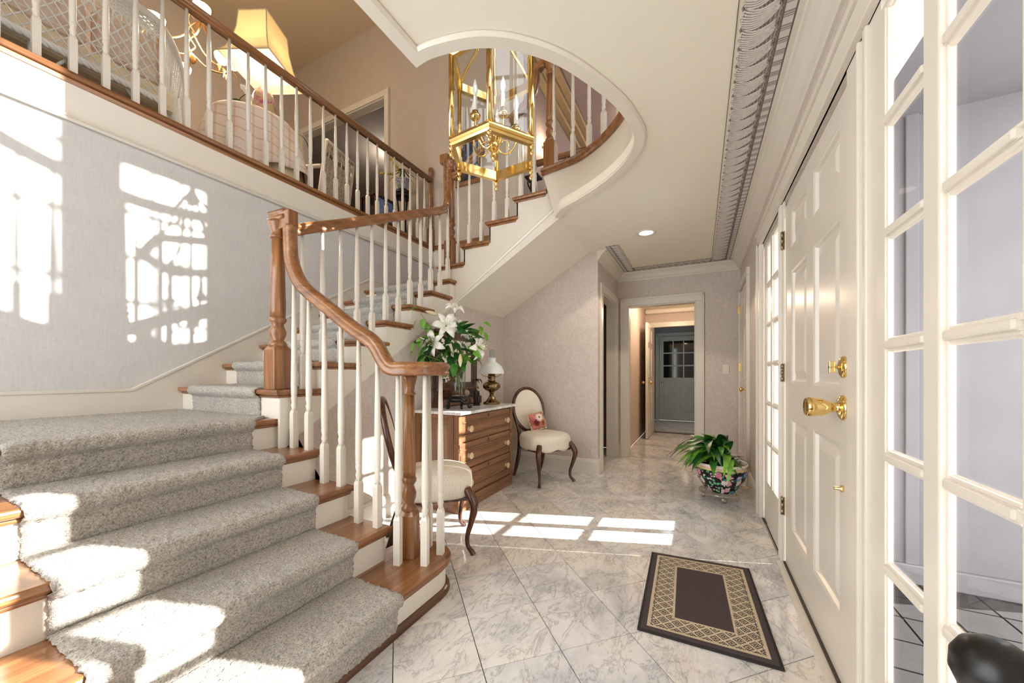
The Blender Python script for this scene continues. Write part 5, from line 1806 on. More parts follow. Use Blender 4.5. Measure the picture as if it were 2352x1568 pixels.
for tip, lv in sprays:
    t3 = keep(vp(*tip))
    stm.tube(crom([(0.0, 0.0, 0.2), tuple(t3 * 0.45 + Vector((0, 0, 0.14))), tuple(t3)], 6), 0.0022, 6)
    for (r, u) in lv:
        d = rightv * (r - tip[0] + (0.02 if r > 0 else -0.02)) + Vector((0, 0, u - tip[1] - 0.03)) + Vector((tocam.x, tocam.y, 0)) * 0.02
        sub('leaf', lf_[2], va, keep(vp(r, u + 0.02, tip[2])), d, random.uniform(-0.5, 0.5), 1.0)
for (r, u, f, d) in ((0.02, 0.36, 0.14, (0.0, -1, 0.1)), (-0.17, 0.70, 0.05, (-1, 0.25, 0.2))):
    bm_ = MB().tube([(0, 0, 0), (0.02, 0, 0), (0.05, 0, 0), (0.08, 0, 0), (0.095, 0, 0)], [0.004, 0.012, 0.016, 0.010, 0.002], 8).mesh('bud')
    bm_.materials.append(M['bud'])
    sub('bud', bm_, va, keep(vp(r, u, f)), rightv * d[0] + Vector((0, 0, d[1])) + Vector((tocam.x, tocam.y, 0)) * d[2], 0, 1.15)
for k in range(9):
    a = random.uniform(0, 6.28)
    stm.tube(crom([(0.045 * math.cos(a + 2.5), 0.045 * math.sin(a + 2.5), 0.016), (0.0, 0.0, 0.16), (0.05 * math.cos(a), 0.05 * math.sin(a), 0.27), tuple(keep(vp(-0.05 + 0.15 * math.cos(a), 0.42, 0.05)))], 4), 0.003, 6)
stm.build('stems', 'stem', va, False)

# ------------------------------------------------------------------ potted plant on an acrylic caddy
PX, PY = 3.76, -0.165
cdy = thing('plant_caddy', (PX, PY, 0), 'round clear acrylic plant caddy on small casters', 'plant stand')
MB().lathe([(0.001, 0.05), (0.165, 0.05), (0.172, 0.056), (0.172, 0.068), (0.165, 0.074), (0.001, 0.0745)], (0, 0, 0), 36).build('tray', 'acrylic', cdy, False)
for k in range(4):
    a = k * PI / 2 + 0.15
    c_ = (0.135 * math.cos(a), 0.135 * math.sin(a))
    w = MB().lathe([(0.002, -0.012), (0.024, -0.012), (0.0255, 0), (0.024, 0.012), (0.002, 0.012)], (0, 0, 0), 18)
    w.v = [(c_[0] + p[0] * math.cos(a + 1), c_[1] + p[0] * math.sin(a + 1), 0.026 + p[1]) if False else (c_[0] + p[2] * math.cos(a), c_[1] + p[2] * math.sin(a), 0.0256 + p[1]) if False else (c_[0] + p[0] * -math.sin(a) + p[2] * math.cos(a), c_[1] + p[0] * math.cos(a) + p[2] * math.sin(a), 0.0256 + p[1]) for p in w.v]
    w.build('caster', 'acrylic', cdy, False)


def mk_pot():
    t = NT('famille_noire_glaze')
    tc = t.coord('Object')
    sep = t.n('ShaderNodeSeparateXYZ')
    t.l(tc, sep.inputs[0])
    z = sep.outputs[2]
    an = t.math('ARCTAN2', sep.outputs[1], sep.outputs[0])
    cv = t.n('ShaderNodeCombineXYZ')
    t.l(t.math('MULTIPLY', an, 0.2), cv.inputs[0])
    t.l(z, cv.inputs[1])
    P = cv.outputs[0]
    black = srgb(22, 20, 22)
    col = None

    def layer(scale, rad, cols, prev, thr, loc):
        mp = t.n('ShaderNodeMapping')
        mp.inputs['Location'].default_value = loc
        t.l(P, mp.inputs['Vector'])
        nz = t.n('ShaderNodeTexNoise')
        nz.inputs['Scale'].default_value = 55
        t.l(mp.outputs[0], nz.inputs['Vector'])
        off = t.n('ShaderNodeVectorMath', operation='SCALE')
        t.l(nz.outputs['Color'], off.inputs[0])
        off.inputs['Scale'].default_value = 0.02
        ad = t.n('ShaderNodeVectorMath', operation='ADD')
        t.l(mp.outputs[0], ad.inputs[0])
        t.l(off.outputs[0], ad.inputs[1])
        vo = t.n('ShaderNodeTexVoronoi', feature='F1', voronoi_dimensions='2D')
        vo.inputs['Scale'].default_value = scale
        vo.inputs['Randomness'].default_value = 0.8
        t.l(ad.outputs[0], vo.inputs['Vector'])
        sp = t.n('ShaderNodeSeparateColor')
        t.l(vo.outputs['Color'], sp.inputs[0])
        hue = t.ramp(sp.outputs[0], cols)
        hr_ = [n_ for n_ in t.t.nodes if n_.type == 'VALTORGB'][-1]
        hr_.color_ramp.interpolation = 'CONSTANT'
        pet = t.ramp(vo.outputs['Distance'], [(0.0, srgb(245, 220, 120)), (rad * 0.25, (1, 1, 1, 1)), (rad * 0.6, (0.75, 0.75, 0.8, 1)), (rad, (1, 1, 1, 1))])
        c = t.mix(0.6, hue, pet, 'MULTIPLY')
        on = t.math('MULTIPLY', t.math('LESS_THAN', vo.outputs['Distance'], rad), t.math('GREATER_THAN', sp.outputs[1], thr))
        return t.mix(on, prev, c)
    c = layer(28, 0.36, [(0, srgb(70, 150, 110)), (0.5, srgb(110, 180, 140)), (0.8, srgb(60, 120, 90))], black, 0.35, (0.013, 0.02, 0))
    c = layer(14, 0.36, [(0, srgb(226, 160, 180)), (0.3, srgb(120, 160, 220)), (0.5, srgb(236, 214, 216)), (0.75, srgb(214, 120, 150)), (0.9, srgb(230, 150, 110))], c, 0.25, (0, 0, 0))
    c = layer(40, 0.3, [(0, srgb(240, 240, 235)), (0.5, srgb(230, 180, 190)), (0.8, srgb(236, 220, 150))], c, 0.7, (0.3, 0.1, 0))
    rim = t.ramp(t.math('MULTIPLY', z, 1.0), [(0.0, (0, 0, 0, 1)), (0.206, (0, 0, 0, 1)), (0.207, (1, 1, 1, 1)), (1, (1, 1, 1, 1))])
    rimc = t.ramp(z, [(0.205, srgb(220, 205, 120)), (0.222, srgb(236, 220, 170)), (0.2225, srgb(232, 170, 150)), (0.232, srgb(246, 240, 232))])
    c = t.mix(rim, c, rimc)
    t.set(c, 0.12)
    return t.m


M['pot'] = mk_pot()
pp = thing('potted_plant', (PX, PY, 0.075), 'leafy peace lily in a black floral porcelain jardiniere by the front wall', 'plant')
MB().lathe([(0.001, 0.0005), (0.115, 0.0005), (0.125, 0.01), (0.15, 0.05), (0.185, 0.11), (0.207, 0.165), (0.208, 0.20), (0.2, 0.225), (0.205, 0.236), (0.214, 0.25), (0.21, 0.256), (0.198, 0.25), (0.19, 0.22), (0.18, 0.19), (0.001, 0.19)], (0, 0, 0), 44).build('jardiniere', 'pot', pp, False)
MB().lathe([(0.001, 0.2), (0.185, 0.2), (0.186, 0.205), (0.001, 0.215)], (0, 0, 0), 24).build('soil', 'soil', pp, False)


def blade_mesh(L, W, lift, mat):
    mb = MB()
    def fn(u, v):
        s = (v - 0.5) * 2
        w = W * math.sin(PI * min(1, max(0, (u - 0.22) / 0.78)) ** 0.75) ** 0.85 if u > 0.22 else 0.004
        w = max(w, 0.0035 if u < 0.95 else 0.001)
        x = L * (u - 0.18 * u ** 3)
        z = lift * L * (1.5 * u - 1.9 * u * u) + 0.14 * abs(s) * w * 2 + 0.006 * math.sin(u * 14) * s
        return (x, s * w, z)
    mb.grid(fn, 14, 5)
    me = mb.mesh('leaf')
    me.materials.append(M[mat])
    return me


bl = [blade_mesh(0.36, 0.036, 0.75, 'leaf'), blade_mesh(0.38, 0.038, 0.9, 'leafd'), blade_mesh(0.33, 0.034, 0.95, 'leafl'), blade_mesh(0.35, 0.040, 0.6, 'leaf')]
random.seed(21)
for k in range(100):
    a = random.uniform(0, 2 * PI)
    if math.sin(a) < -0.6 and random.random() < 0.8:
        a = -a
    el = random.choice((0.35, 0.7, 1.05, 1.4, 1.8, 2.1))
    o = bpy.data.objects.new('leaf', random.choice(bl + [bl[2]]))
    C.objects.link(o)
    o.parent = pp
    o.location = (0.08 * math.cos(a), 0.08 * math.sin(a), 0.205)
    o.rotation_euler = (Matrix.Rotation(a, 4, 'Z') @ Matrix.Rotation(-el * 0.62, 4, 'Y') @ Matrix.Rotation(random.uniform(-0.4, 0.4), 4, 'X')).to_euler()
    s = random.uniform(0.75, 1.2) * (0.47 if math.sin(a) < -0.25 else 1.0)
    o.scale = (s, s, s)

# ------------------------------------------------------------------ door mat
def mk_mat_print():
    t = NT('mat_border_print')
    tc = t.coord('Object')
    sep = t.n('ShaderNodeSeparateXYZ')
    t.l(tc, sep.inputs[0])
    p = 0.058
    ua = t.math('ABSOLUTE', t.math('SUBTRACT', t.math('FRACT', t.math('DIVIDE', sep.outputs[0], p)), 0.5))
    va_ = t.math('ABSOLUTE', t.math('SUBTRACT', t.math('FRACT', t.math('DIVIDE', sep.outputs[1], p)), 0.5))
    d = t.math('ADD', ua, va_)                                   # 0 centre of a lozenge, 1 at the corners
    hook = t.math('SINE', t.math('MULTIPLY', t.math('SUBTRACT', ua, va_), 34))
    r1_ = t.math('LESS_THAN', t.math('ABSOLUTE', t.math('SUBTRACT', d, 0.5)), 0.045)
    r2_ = t.math('LESS_THAN', t.math('ABSOLUTE', t.math('SUBTRACT', d, 0.13)), 0.06)
    r3_ = t.math('MULTIPLY', t.math('LESS_THAN', t.math('ABSOLUTE', t.math('SUBTRACT', d, t.math('ADD', 0.33, t.math('MULTIPLY', hook, 0.05)))), 0.095), t.math('GREATER_THAN', hook, -0.75))
    r4_ = t.math('MULTIPLY', t.math('LESS_THAN', t.math('ABSOLUTE', t.math('SUBTRACT', d, t.math('ADD', 0.70, t.math('MULTIPLY', hook, 0.05)))), 0.10), t.math('GREATER_THAN', hook, -0.75))
    r5_ = t.math('LESS_THAN', t.math('ABSOLUTE', t.math('SUBTRACT', d, 0.93)), 0.05)
    dark = t.math('MAXIMUM', t.math('MAXIMUM', r3_, r2_), t.math('MAXIMUM', r4_, r5_))
    dark = t.math('MULTIPLY', dark, t.math('SUBTRACT', 1.0, r1_))
    sp = t.noise(tc, 300, 2)
    cream = t.ramp(sp, [(0.3, srgb(196, 180, 154)), (0.7, srgb(218, 204, 180))])
    brown = t.ramp(sp, [(0.3, srgb(50, 40, 38)), (0.7, srgb(72, 60, 58))])
    t.set(t.mix(dark, cream, brown), 0.95)
    return t.m


M['matprint'] = mk_mat_print()
M['matfield'] = plain('mat_field', srgb(76, 64, 66), 0.95, var=0.25, scale=220, bump=0.5)
M['matedge'] = plain('mat_binding', srgb(44, 40, 40), 0.95, var=0.2, scale=200)
M['matcream'] = plain('mat_cream_line', srgb(198, 182, 156), 0.95, var=0.12, scale=250)
corn = [Vector((1.660, 0.240)), (Vector((1.672, -0.283))), Vector((2.462, -0.250)), Vector((2.422, 0.262))]
mt = thing('door_mat', (2.054, -0.008, 0), 'dark brown door mat with a cream lozenge border in front of the door', 'mat')
cm = sum(corn, Vector((0, 0))) / 4


def quad_at(f):                     # inset towards the middle by f metres
    L = []
    for i in range(4):
        a, b, c = corn[i - 1], corn[i], corn[(i + 1) % 4]
        e1, e2 = (a - b).normalized(), (c - b).normalized()
        L.append(b + (e1 + e2) * f)
    return L


def slabq(f, z0, z1):
    q = quad_at(f)
    return MB().prism([(p.x, p.y, z0) for p in q], (0, 0, z1 - z0))


def ringq(f0, f1, z):
    a, b = quad_at(f0), quad_at(f1)
    mb = MB()
    i = mb.addv([(p.x, p.y, z) for p in a])
    j = mb.addv([(p.x, p.y, z) for p in b])
    for k in range(4):
        l = (k + 1) % 4
        mb.face((i + k, i + l, j + l, j + k))
    return mb


slabq(0.0, 0.0005, 0.008).build('binding', 'matedge', mt, True, 0.003)
slabq(0.012, 0.001, 0.0100).build('pile_field', 'matfield', mt)
ringq(0.036, 0.048, 0.0106).build('outer_line', 'matcream', mt)
ringq(0.048, 0.135, 0.0106).build('border_print', 'matprint', mt)
ringq(0.053, 0.0555, 0.0109).build('pinstripe', 'matfield', mt)
ringq(0.135, 0.145, 0.0106).build('inner_line', 'matcream', mt)
slabq(0.145, 0.009, 0.0107).build('centre_field', 'matfield', mt)

# dark rounded handle in the near corner
cn = thing('walking_cane', (0.745, -0.36, 0), 'black rounded handle standing by the sidelight in the near corner', 'cane')
MB().lathe([(0.010, 0.0), (0.010, 0.62), (0.016, 0.645), (0.034, 0.66), (0.044, 0.685), (0.043, 0.708), (0.034, 0.726), (0.018, 0.736), (0.001, 0.738)], (0, 0, 0), 28).build('handle', 'blackm', cn, False)
tag(bx(1.545, 1.745, YB - 0.012, YB - 0.0005, 0.20, 0.36).build('louvred_vent', 'trim', None, True, 0.002), 'white louvred wall register low on the wall under the stairs', 'vent')
rg = bpy.data.objects['louvred_vent']
for k in range(11):
    bx(1.555 + 0.0165 * k, 1.562 + 0.0165 * k, YB - 0.018, YB - 0.011, 0.21, 0.35).build('louvre', 'trim', rg)

# ------------------------------------------------------------------ upper sitting hall behind the balcony railing
random.seed(5)
# wicker settee with its back to the railing
se = thing('wicker_settee', (0.75, 3.9, UF), 'white wicker settee with its latticed back to the balcony railing', 'sofa')
SY, SX0, SX1, SZ0 = 3.64, 0.10, 1.31, 3.165
mb = MB()
for k in range(26):
    x0 = SX0 - 0.35 + 0.063 * k
    for s in (1, -1):
        P = []
        for i in range(7):
            t = i / 6
            x = x0 + s * (0.34 * t) + (0.35 if s < 0 else 0)
            x += 0.02 * s * math.sin(PI * t)
            if SX0 <= x <= SX1 - 0.01:
                P.append((x, SY + 0.004 * s + 0.02 * t, SZ0 + 0.02 + 0.50 * t))
        if len(P) > 1:
            mb.tube(P, 0.0046, 5)
for z in (3.33, 3.48, 3.60):
    mb.tube([(SX0, SY + 0.012, z), (SX1 - 0.02, SY + 0.012, z)], 0.0035, 5)
tag(mb.build('lattice', 'wicker', se), 'crossed wicker strands')
mb = MB()
for i in range(8):
    z = 3.655 + 0.0135 * i
    mb.tube([(SX0 + (SX1 - SX0) * j / 60, SY + 0.02 + 0.004 * (1 if (i + j) % 2 else -1), z) for j in range(61)], 0.0062, 5)
for j in range(28):
    x = SX0 + (SX1 - SX0) * j / 27
    mb.tube([(x, SY + 0.018, 3.55), (x, SY + 0.02, 3.76)], 0.0045, 5)
tag(mb.build('woven_band', 'wicker', se), 'dense woven wicker band')
MB().tube(crom([(SX0, SY + 0.02, 3.80), (0.7, SY + 0.02, 3.80), (1.2, SY + 0.03, 3.79), (1.33, SY + 0.06, 3.76), (1.46, 3.83, 3.70), (1.58, 4.02, 3.58), (1.62, 4.12, 3.40), (1.62, 4.16, 3.2)], 6), 0.03, 10).build('rolled_top', 'wicker', se)
mb = MB()
for k in range(3):
    mb.tube([(SX0 + (SX1 - SX0) * j / 80, SY + 0.012 * math.cos(j * 0.9 + k * 2.09), SZ0 + 0.016 * math.sin(j * 0.9 + k * 2.09)) for j in range(81)], 0.013, 6)
mb.build('braid', 'wicker', se)
for x, y, zt in ((SX1, SY + 0.02, 3.76), (SX0 + 0.05, SY + 0.02, 3.76), (1.60, 4.14, 3.4), (0.70, SY + 0.06, 3.2)):
    MB().tube([(x, y, UF), (x, y, zt)], 0.019, 10).build('leg', 'wicker', se)
for a_, b_ in (((0.72, SY + 0.06, 2.97), (0.84, SY + 0.05, 3.16)), ((1.12, SY + 0.05, 3.16), (1.30, SY + 0.02, 2.94)), ((1.31, 3.66, 2.95), (1.44, 3.86, 3.12))):
    MB().tube([a_, b_], 0.009, 6).build('brace', 'wicker', se)
mb = MB()
tops = crom([(1.33, SY + 0.06, 3.74), (1.46, 3.83, 3.68), (1.58, 4.02, 3.56), (1.62, 4.12, 3.40), (1.62, 4.16, 3.2)], 6)
for i in range(20):
    t = i / 19
    tp = tops[int(t * (len(tops) - 1))]
    b0_ = (1.32 + 0.28 * t, SY + 0.04 + 0.47 * t, 3.10 - 0.10 * math.sin(PI * t))
    b1_ = (1.32 + 0.28 * min(1, t + 0.12), SY + 0.04 + 0.47 * min(1, t + 0.12), 3.10 - 0.10 * math.sin(PI * t))
    mb.tube([b0_, tuple((Vector(b1_) + Vector(tp)) / 2), tp], 0.0075, 5)
    mb.tube([b1_, tuple((Vector(b0_) + Vector(tp)) / 2), tp], 0.0075, 5)
for q in range(10):
    P = []
    for i in range(13):
        t = i / 12
        tp = Vector(tops[int(t * (len(tops) - 1))])
        b0_ = Vector((1.32 + 0.28 * t, SY + 0.04 + 0.47 * t, 3.10 - 0.10 * math.sin(PI * t)))
        P.append(tuple(tp + (b0_ - tp) * (0.02 + q * 0.028)))
    mb.tube(P, 0.008, 5)
P = [(1.32 + 0.28 * t, SY + 0.04 + 0.47 * t, 3.10 - 0.10 * math.sin(PI * t)) for t in [i / 12 for i in range(13)]]
mb.tube(P, 0.012, 6)
tag(mb.build('arm_weave', 'wicker', se), 'woven wicker arm panel')
M['cush'] = plain('cream_cushion', srgb(236, 222, 190), 0.9)
M['pinkc'] = wallpaper('pink_plaid_cushion', srgb(222, 196, 178), srgb(236, 218, 202), 12)
bx(SX0 + 0.02, SX1 + 0.1, SY + 0.06, 4.16, SZ0 - 0.01, SZ0 + 0.16).build('seat_cushion', 'cush', se, True, 0.04)
for k in range(3):
    x = 0.17 + 0.40 * k
    bx(x, x + 0.37, SY + 0.07, SY + 0.20, SZ0 + 0.16, SZ0 + 0.50).build('back_cushion', 'pinkc', se, True, 0.05)

# skirted round table
TX, TY, TTZ = 2.15, 4.0, 3.60
tb = thing('skirted_table', (TX, TY, UF), 'round table under a pale pink plaid cloth over a cream underskirt', 'table')


def mk_plaid():
    t = NT('pink_plaid_cloth')
    tc = t.coord('Object')
    sep = t.n('ShaderNodeSeparateXYZ')
    t.l(tc, sep.inputs[0])
    s1_ = t.math('LESS_THAN', t.math('FRACT', t.math('MULTIPLY', t.math('ADD', sep.outputs[2], t.math('MULTIPLY', sep.outputs[0], 0.3)), 9.0)), 0.14)
    s2_ = t.math('LESS_THAN', t.math('FRACT', t.math('MULTIPLY', t.math('SUBTRACT', sep.outputs[0], t.math('MULTIPLY', sep.outputs[1], 0.6)), 6.0)), 0.14)
    base = t.ramp(t.noise(tc, 3, 2), [(0.35, srgb(240, 220, 206)), (0.65, srgb(243, 232, 220))])
    c = t.mix(t.math('MULTIPLY', s1_, 0.55), base, srgb(206, 162, 140))
    c = t.mix(t.math('MULTIPLY', s2_, 0.45), c, srgb(206, 170, 146))
    t.set(c, 0.85)
    return t.m


M['plaid'] = mk_plaid()


def cloth(rt, rb, zt, zb, folds, amp, hem):
    def fn(u, v):
        a = 2 * PI * u
        if v < 0.25:
            return (rt * v / 0.25 * math.cos(a), rt * v / 0.25 * math.sin(a), zt)
        w = (v - 0.25) / 0.75
        r = rt + (rb - rt) * w ** 0.8 + amp * w * math.sin(folds * a + 0.7 * math.sin(3 * a))
        z = zt + (zb + hem * math.sin(4 * a + 0.6) - zt) * w - 0.012 * (1 - w)
        return (r * math.cos(a), r * math.sin(a), z)
    return MB().grid(fn, 96, 22, True, True)


cloth(0.372, 0.50, TTZ + 0.002 - UF, 0.19, 10, 0.045, 0.05).build('plaid_cloth', 'plaid', tb, False, solid=0.004)
cloth(0.36, 0.45, TTZ - 0.004 - UF, 0.006, 15, 0.02, 0.0).build('underskirt', 'cush', tb, False, solid=0.004)
MB().lathe([(0.03, 0.0), (0.03, TTZ - UF - 0.03)], (0, 0, 0), 12).build('pedestal', 'dark_z', tb, False)

tl = thing('table_lamp', (2.22, 3.97, TTZ + 0.006), 'lit table lamp with a floral porcelain base and square cream shade', 'lamp', 0.45)


def mk_vasef():
    t = NT('floral_porcelain')
    v = t.coord()
    f = t.noise(v, 11, 4, 0.6, 1.5)
    t.set(t.ramp(f, [(0.3, srgb(60, 70, 110)), (0.42, srgb(196, 120, 140)), (0.52, srgb(214, 178, 170)), (0.62, srgb(190, 196, 120)), (0.75, srgb(150, 150, 90))]), 0.15)
    return t.m


MB().lathe([(0.001, 0), (0.075, 0), (0.085, 0.03), (0.105, 0.11), (0.11, 0.20), (0.10, 0.30), (0.08, 0.36), (0.05, 0.39), (0.045, 0.41), (0.012, 0.42), (0.010, 0.60), (0.001, 0.60)], (0, 0, 0), 28).build('porcelain_base', mk_vasef(), tl, False)
t_ = NT('lamp_shade_silk')
t_.p.inputs['Base Color'].default_value = srgb(240, 230, 204)
t_.p.inputs['Roughness'].default_value = 0.8
t_.p.inputs['Transmission Weight'].default_value = 0.0
tl_b = t_.n('ShaderNodeBsdfTranslucent')
tl_b.inputs[0].default_value = srgb(250, 238, 206)
tm_ = t_.n('ShaderNodeMixShader')
tm_.inputs[0].default_value = 0.5
t_.l(t_.p.outputs[0], tm_.inputs[1])
t_.l(tl_b.outputs[0], tm_.inputs[2])
t_.l(tm_.outputs[0], t_.out.inputs['Surface'])
M['shade'] = t_.m
sqz = lambda r, z: [(r, r * 0.86, z), (-r, r * 0.86, z), (-r, -r * 0.86, z), (r, -r * 0.86, z)]
MB().loops([sqz(0.285, 0.57), sqz(0.24, 0.635), sqz(0.20, 0.75), sqz(0.172, 0.89), sqz(0.16, 1.06)], False, False).build('shade', 'shade', tl, False, solid=0.003)
for k in range(4):
    a0, b0_ = sqz(0.287, 0.57)[k], sqz(0.287, 0.57)[(k + 1) % 4]
    a1, b1_ = sqz(0.162, 1.06)[k], sqz(0.162, 1.06)[(k + 1) % 4]
    MB().tube([a0, b0_], 0.006, 6).tube([a1, b1_], 0.006, 6).tube([sqz(0.287, 0.57)[k], sqz(0.242, 0.635)[k], sqz(0.202, 0.75)[k], sqz(0.174, 0.89)[k], sqz(0.162, 1.06)[k]], 0.005, 6).build('shade_piping', 'cush', tl, False)
MB().ball((0, 0, 0.72), 0.035, 12).build('bulb', 'bulb', tl, False)
MB().tube(crom([(0.09, -0.04, 0.012), (0.10, -0.28, 0.012), (0.08, -0.40, -0.10), (0.06, -0.46, -0.35)], 6), 0.004, 6).build('cord', 'blackm', tl, False)
plamp('table_lamp_light', (2.22, 3.97, TTZ + 0.74), 18, (1.0, 0.86, 0.66), 0.06)

orc = thing('small_orchid', (1.93, 3.86, TTZ + 0.006), 'small white orchid in a mossy pot on the skirted table', 'flower')
MB().lathe([(0.001, 0), (0.03, 0), (0.045, 0.02), (0.05, 0.045), (0.04, 0.05), (0.001, 0.046)], (0, 0, 0), 16).build('moss_pot', 'leafd', orc, False)
MB().tube(crom([(0, 0, 0.04), (0.02, -0.01, 0.10), (0.06, -0.03, 0.16)], 5), 0.003, 6).build('stem', 'iron', orc, False)
for c_ in ((0.06, -0.03, 0.165), (0.03, -0.025, 0.19), (0.085, -0.035, 0.135)):
    m_ = MB()
    for k in range(5):
        a = k * 2 * PI / 5
        m_.ball((c_[0] + 0.018 * math.cos(a), c_[1] - 0.004, c_[2] + 0.018 * math.sin(a)), 0.015, 8, (1, 0.3, 1))
    m_.build('blossom', 'petal', orc, False)

# leafy chandelier with frosted cups
chn = thing('leaf_chandelier', (1.98, 4.85, 4.45), 'gilt leaf chandelier with glowing frosted cups over the sitting hall', 'chandelier')
M['gilt'] = plain('soft_gilt', srgb(196, 150, 96), 0.45, 0.5, var=0.2, scale=30)
mb = MB()
for s in (0, PI):
    mb.tube([(0.03 * math.cos(i * 0.5 + s), 0.03 * math.sin(i * 0.5 + s), 0.05 + 0.022 * i) for i in range(40)], 0.006, 6)
mb.lathe([(0.001, -0.03), (0.03, 0.0), (0.045, 0.04), (0.02, 0.08)], (0, 0, 0), 12)
mb.tube([(0, 0, 0.9), (0, 0, UC - 4.45)], 0.008, 6)
mb.build('twisted_stem', 'gilt', chn, False)
glo = emit('glowing_cup', (1.0, 0.78, 0.45, 1), 7)
for k in range(6):
    a = k * PI / 3 + 0.35
    up = 0.0 if k % 2 else 0.24
    P = lambda r, z: (r * math.cos(a), r * math.sin(a), z + up)
    arm = MB().tube(crom([P(0.03, 0.06), P(0.14, -0.03), P(0.28, -0.04), P(0.36, 0.02)], 6), 0.008, 6).build('arm', 'gilt', chn, False)
    MB().lathe([(0.02, 0.0), (0.045, 0.02), (0.07, 0.06), (0.075, 0.10), (0.068, 0.10), (0.04, 0.03), (0.01, 0.01)], P(0.36, 0.03), 14).build('glass_cup', glo, arm, False)
    lm = leaf_mesh('ribbon_leaf', 0.11, 0.02, 0.5, 'gilt')
    for j in range(3):
        o = sub('ribbon_leaf', lm, arm, P(0.36 - 0.02 * j, 0.0), (math.cos(a + j * 2), math.sin(a + j * 2), -0.8))
plamp('chandelier_light', (1.98, 4.85, 4.62), 40, (1.0, 0.84, 0.64), 0.15)

# wicker armchair by the far opening
wc = thing('wicker_armchair', (3.12, 4.12, UF), 'cream wicker armchair standing beyond the balcony railing', 'chair', 0.28)
for x in (-0.27, 0.27):
    MB().tube([(x, -0.02, 0.0), (x, -0.04, 0.40), (x * 0.95, -0.12, 1.0)], 0.022, 10).build('back_post', 'wicker2', wc, False)
    MB().tube([(x, 0.45, 0.0), (x, 0.45, 0.62)], 0.02, 10).build('front_leg', 'wicker2', wc, False)
    MB().tube(crom([(x, -0.06, 0.70), (x * 1.15, 0.2, 0.68), (x * 1.1, 0.47, 0.62)], 5), 0.024, 10).build('arm', 'wicker2', wc, False)
MB().tube([(-0.26, -0.12, 1.0), (0.26, -0.12, 1.0)], 0.026, 10).build('top_rail', 'wicker2', wc, False)
mb = MB()
for i in range(30):
    z = 0.30 + 0.022 * i
    if 0.84 < z < 0.89:
        continue
    y = -0.04 - 0.08 * max(0, (z - 0.4) / 0.6)
    mb.tube([(-0.26 + 0.52 * j / 24, y + 0.007 * (1 if (i + j) % 2 else -1), z) for j in range(25)], 0.0085, 5)
for j in range(14):
    x = -0.25 + 0.5 * j / 13
    mb.tube([(x, -0.03, 0.2), (x, -0.04, 0.4), (x + (0.02 if j % 2 else -0.02), -0.105, 0.86), (x, -0.12, 0.99)], 0.006, 5)
tag(mb.build('woven_back', 'wicker2', wc, False), 'woven wicker backrest')
mb = MB()
for i in range(14):
    mb.tube([(-0.27, 0.0 + 0.45 * j / 16, 0.10 + 0.025 * i + 0.0) for j in range(17)], 0.009, 5)
    mb.tube([(0.27, 0.0 + 0.45 * j / 16, 0.10 + 0.025 * i) for j in range(17)], 0.009, 5)
tag(mb.build('side_weave', 'wicker2', wc, False), 'woven wicker sides')
bx(-0.26, 0.26, -0.02, 0.46, 0.38, 0.42).build('seat', 'wicker2', wc, False, 0.01)

# glass box table, planter, plates, picture
gt = thing('glass_box_table', (3.62, 3.86, UF), 'small wooden table with blue glass panes behind the balusters', 'side table')
for x in (3.46, 3.78):
    for y in (3.74, 3.98):
        bx(x - 0.012, x + 0.012, y - 0.012, y + 0.012, UF, 3.42).build('leg', 'dark_z', gt)
bx(3.43, 3.81, 3.71, 4.01, 3.42, 3.445).build('table_top', 'dark_x', gt, True, 0.004)
bx(3.45, 3.79, 3.73, 3.99, 3.12, 3.14).build('shelf', 'dark_x', gt)
M['blue'] = plain('blue_pane', srgb(120, 142, 196), 0.1, var=0.3, scale=14)
for x in (3.474, 3.628):
    bx(x, x + 0.14, 3.735, 3.742, 3.145, 3.415).build('pane', 'blue', gt)
pl_ = thing('plant_pedestal', (3.88, 3.66, UF), 'tall dark pedestal stand at the end of the balcony', 'plant stand')
for k in range(3):
    a = k * 2 * PI / 3
    MB().tube(crom([(0.11 * math.cos(a), 0.11 * math.sin(a), 0), (0.05 * math.cos(a), 0.05 * math.sin(a), 0.3), (0.08 * math.cos(a), 0.08 * math.sin(a), 0.68)], 6), 0.012, 8).build('leg', 'iron', pl_, False)
MB().lathe([(0.001, 0.67), (0.11, 0.67), (0.115, 0.69), (0.11, 0.70), (0.001, 0.70)], (0, 0, 0), 24).build('top', 'iron', pl_, False)


def mk_blue():
    t = NT('blue_white_porcelain')
    v = t.coord()
    vo = t.n('ShaderNodeTexVoronoi')
    vo.inputs['Scale'].default_value = 50
    t.l(v, vo.inputs['Vector'])
    t.set(t.ramp(vo.outputs['Distance'], [(0.2, srgb(40, 56, 110)), (0.5, srgb(190, 196, 210))]), 0.12)
    return t.m


jp = thing('porcelain_planter', (3.88, 3.66, UF + 0.701), 'blue and white porcelain planter of yellow orchids at the end of the balcony', 'planter')
MB().lathe([(0.001, 0), (0.10, 0), (0.115, 0.03), (0.10, 0.06), (0.06, 0.075), (0.055, 0.085), (0.001, 0.085)], (0, 0, 0), 24).build('dark_stand', 'black', jp, False)
MB().lathe([(0.001, 0.085), (0.05, 0.085), (0.075, 0.13), (0.092, 0.19), (0.095, 0.215), (0.10, 0.22), (0.09, 0.222), (0.001, 0.205)], (0, 0, 0), 24).build('bowl', mk_blue(), jp, False)
bd = blade_mesh(0.22, 0.012, 1.6, 'leafd')
for k in range(11):
    a = k * 2 * PI / 11
    o = bpy.data.objects.new('leaf', bd)
    C.objects.link(o)
    o.parent = jp
    o.location = (0.01 * math.cos(a), 0.01 * math.sin(a), 0.21)
    o.rotation_euler = (Matrix.Rotation(a, 4, 'Z') @ Matrix.Rotation(-0.8, 4, 'Y')).to_euler()
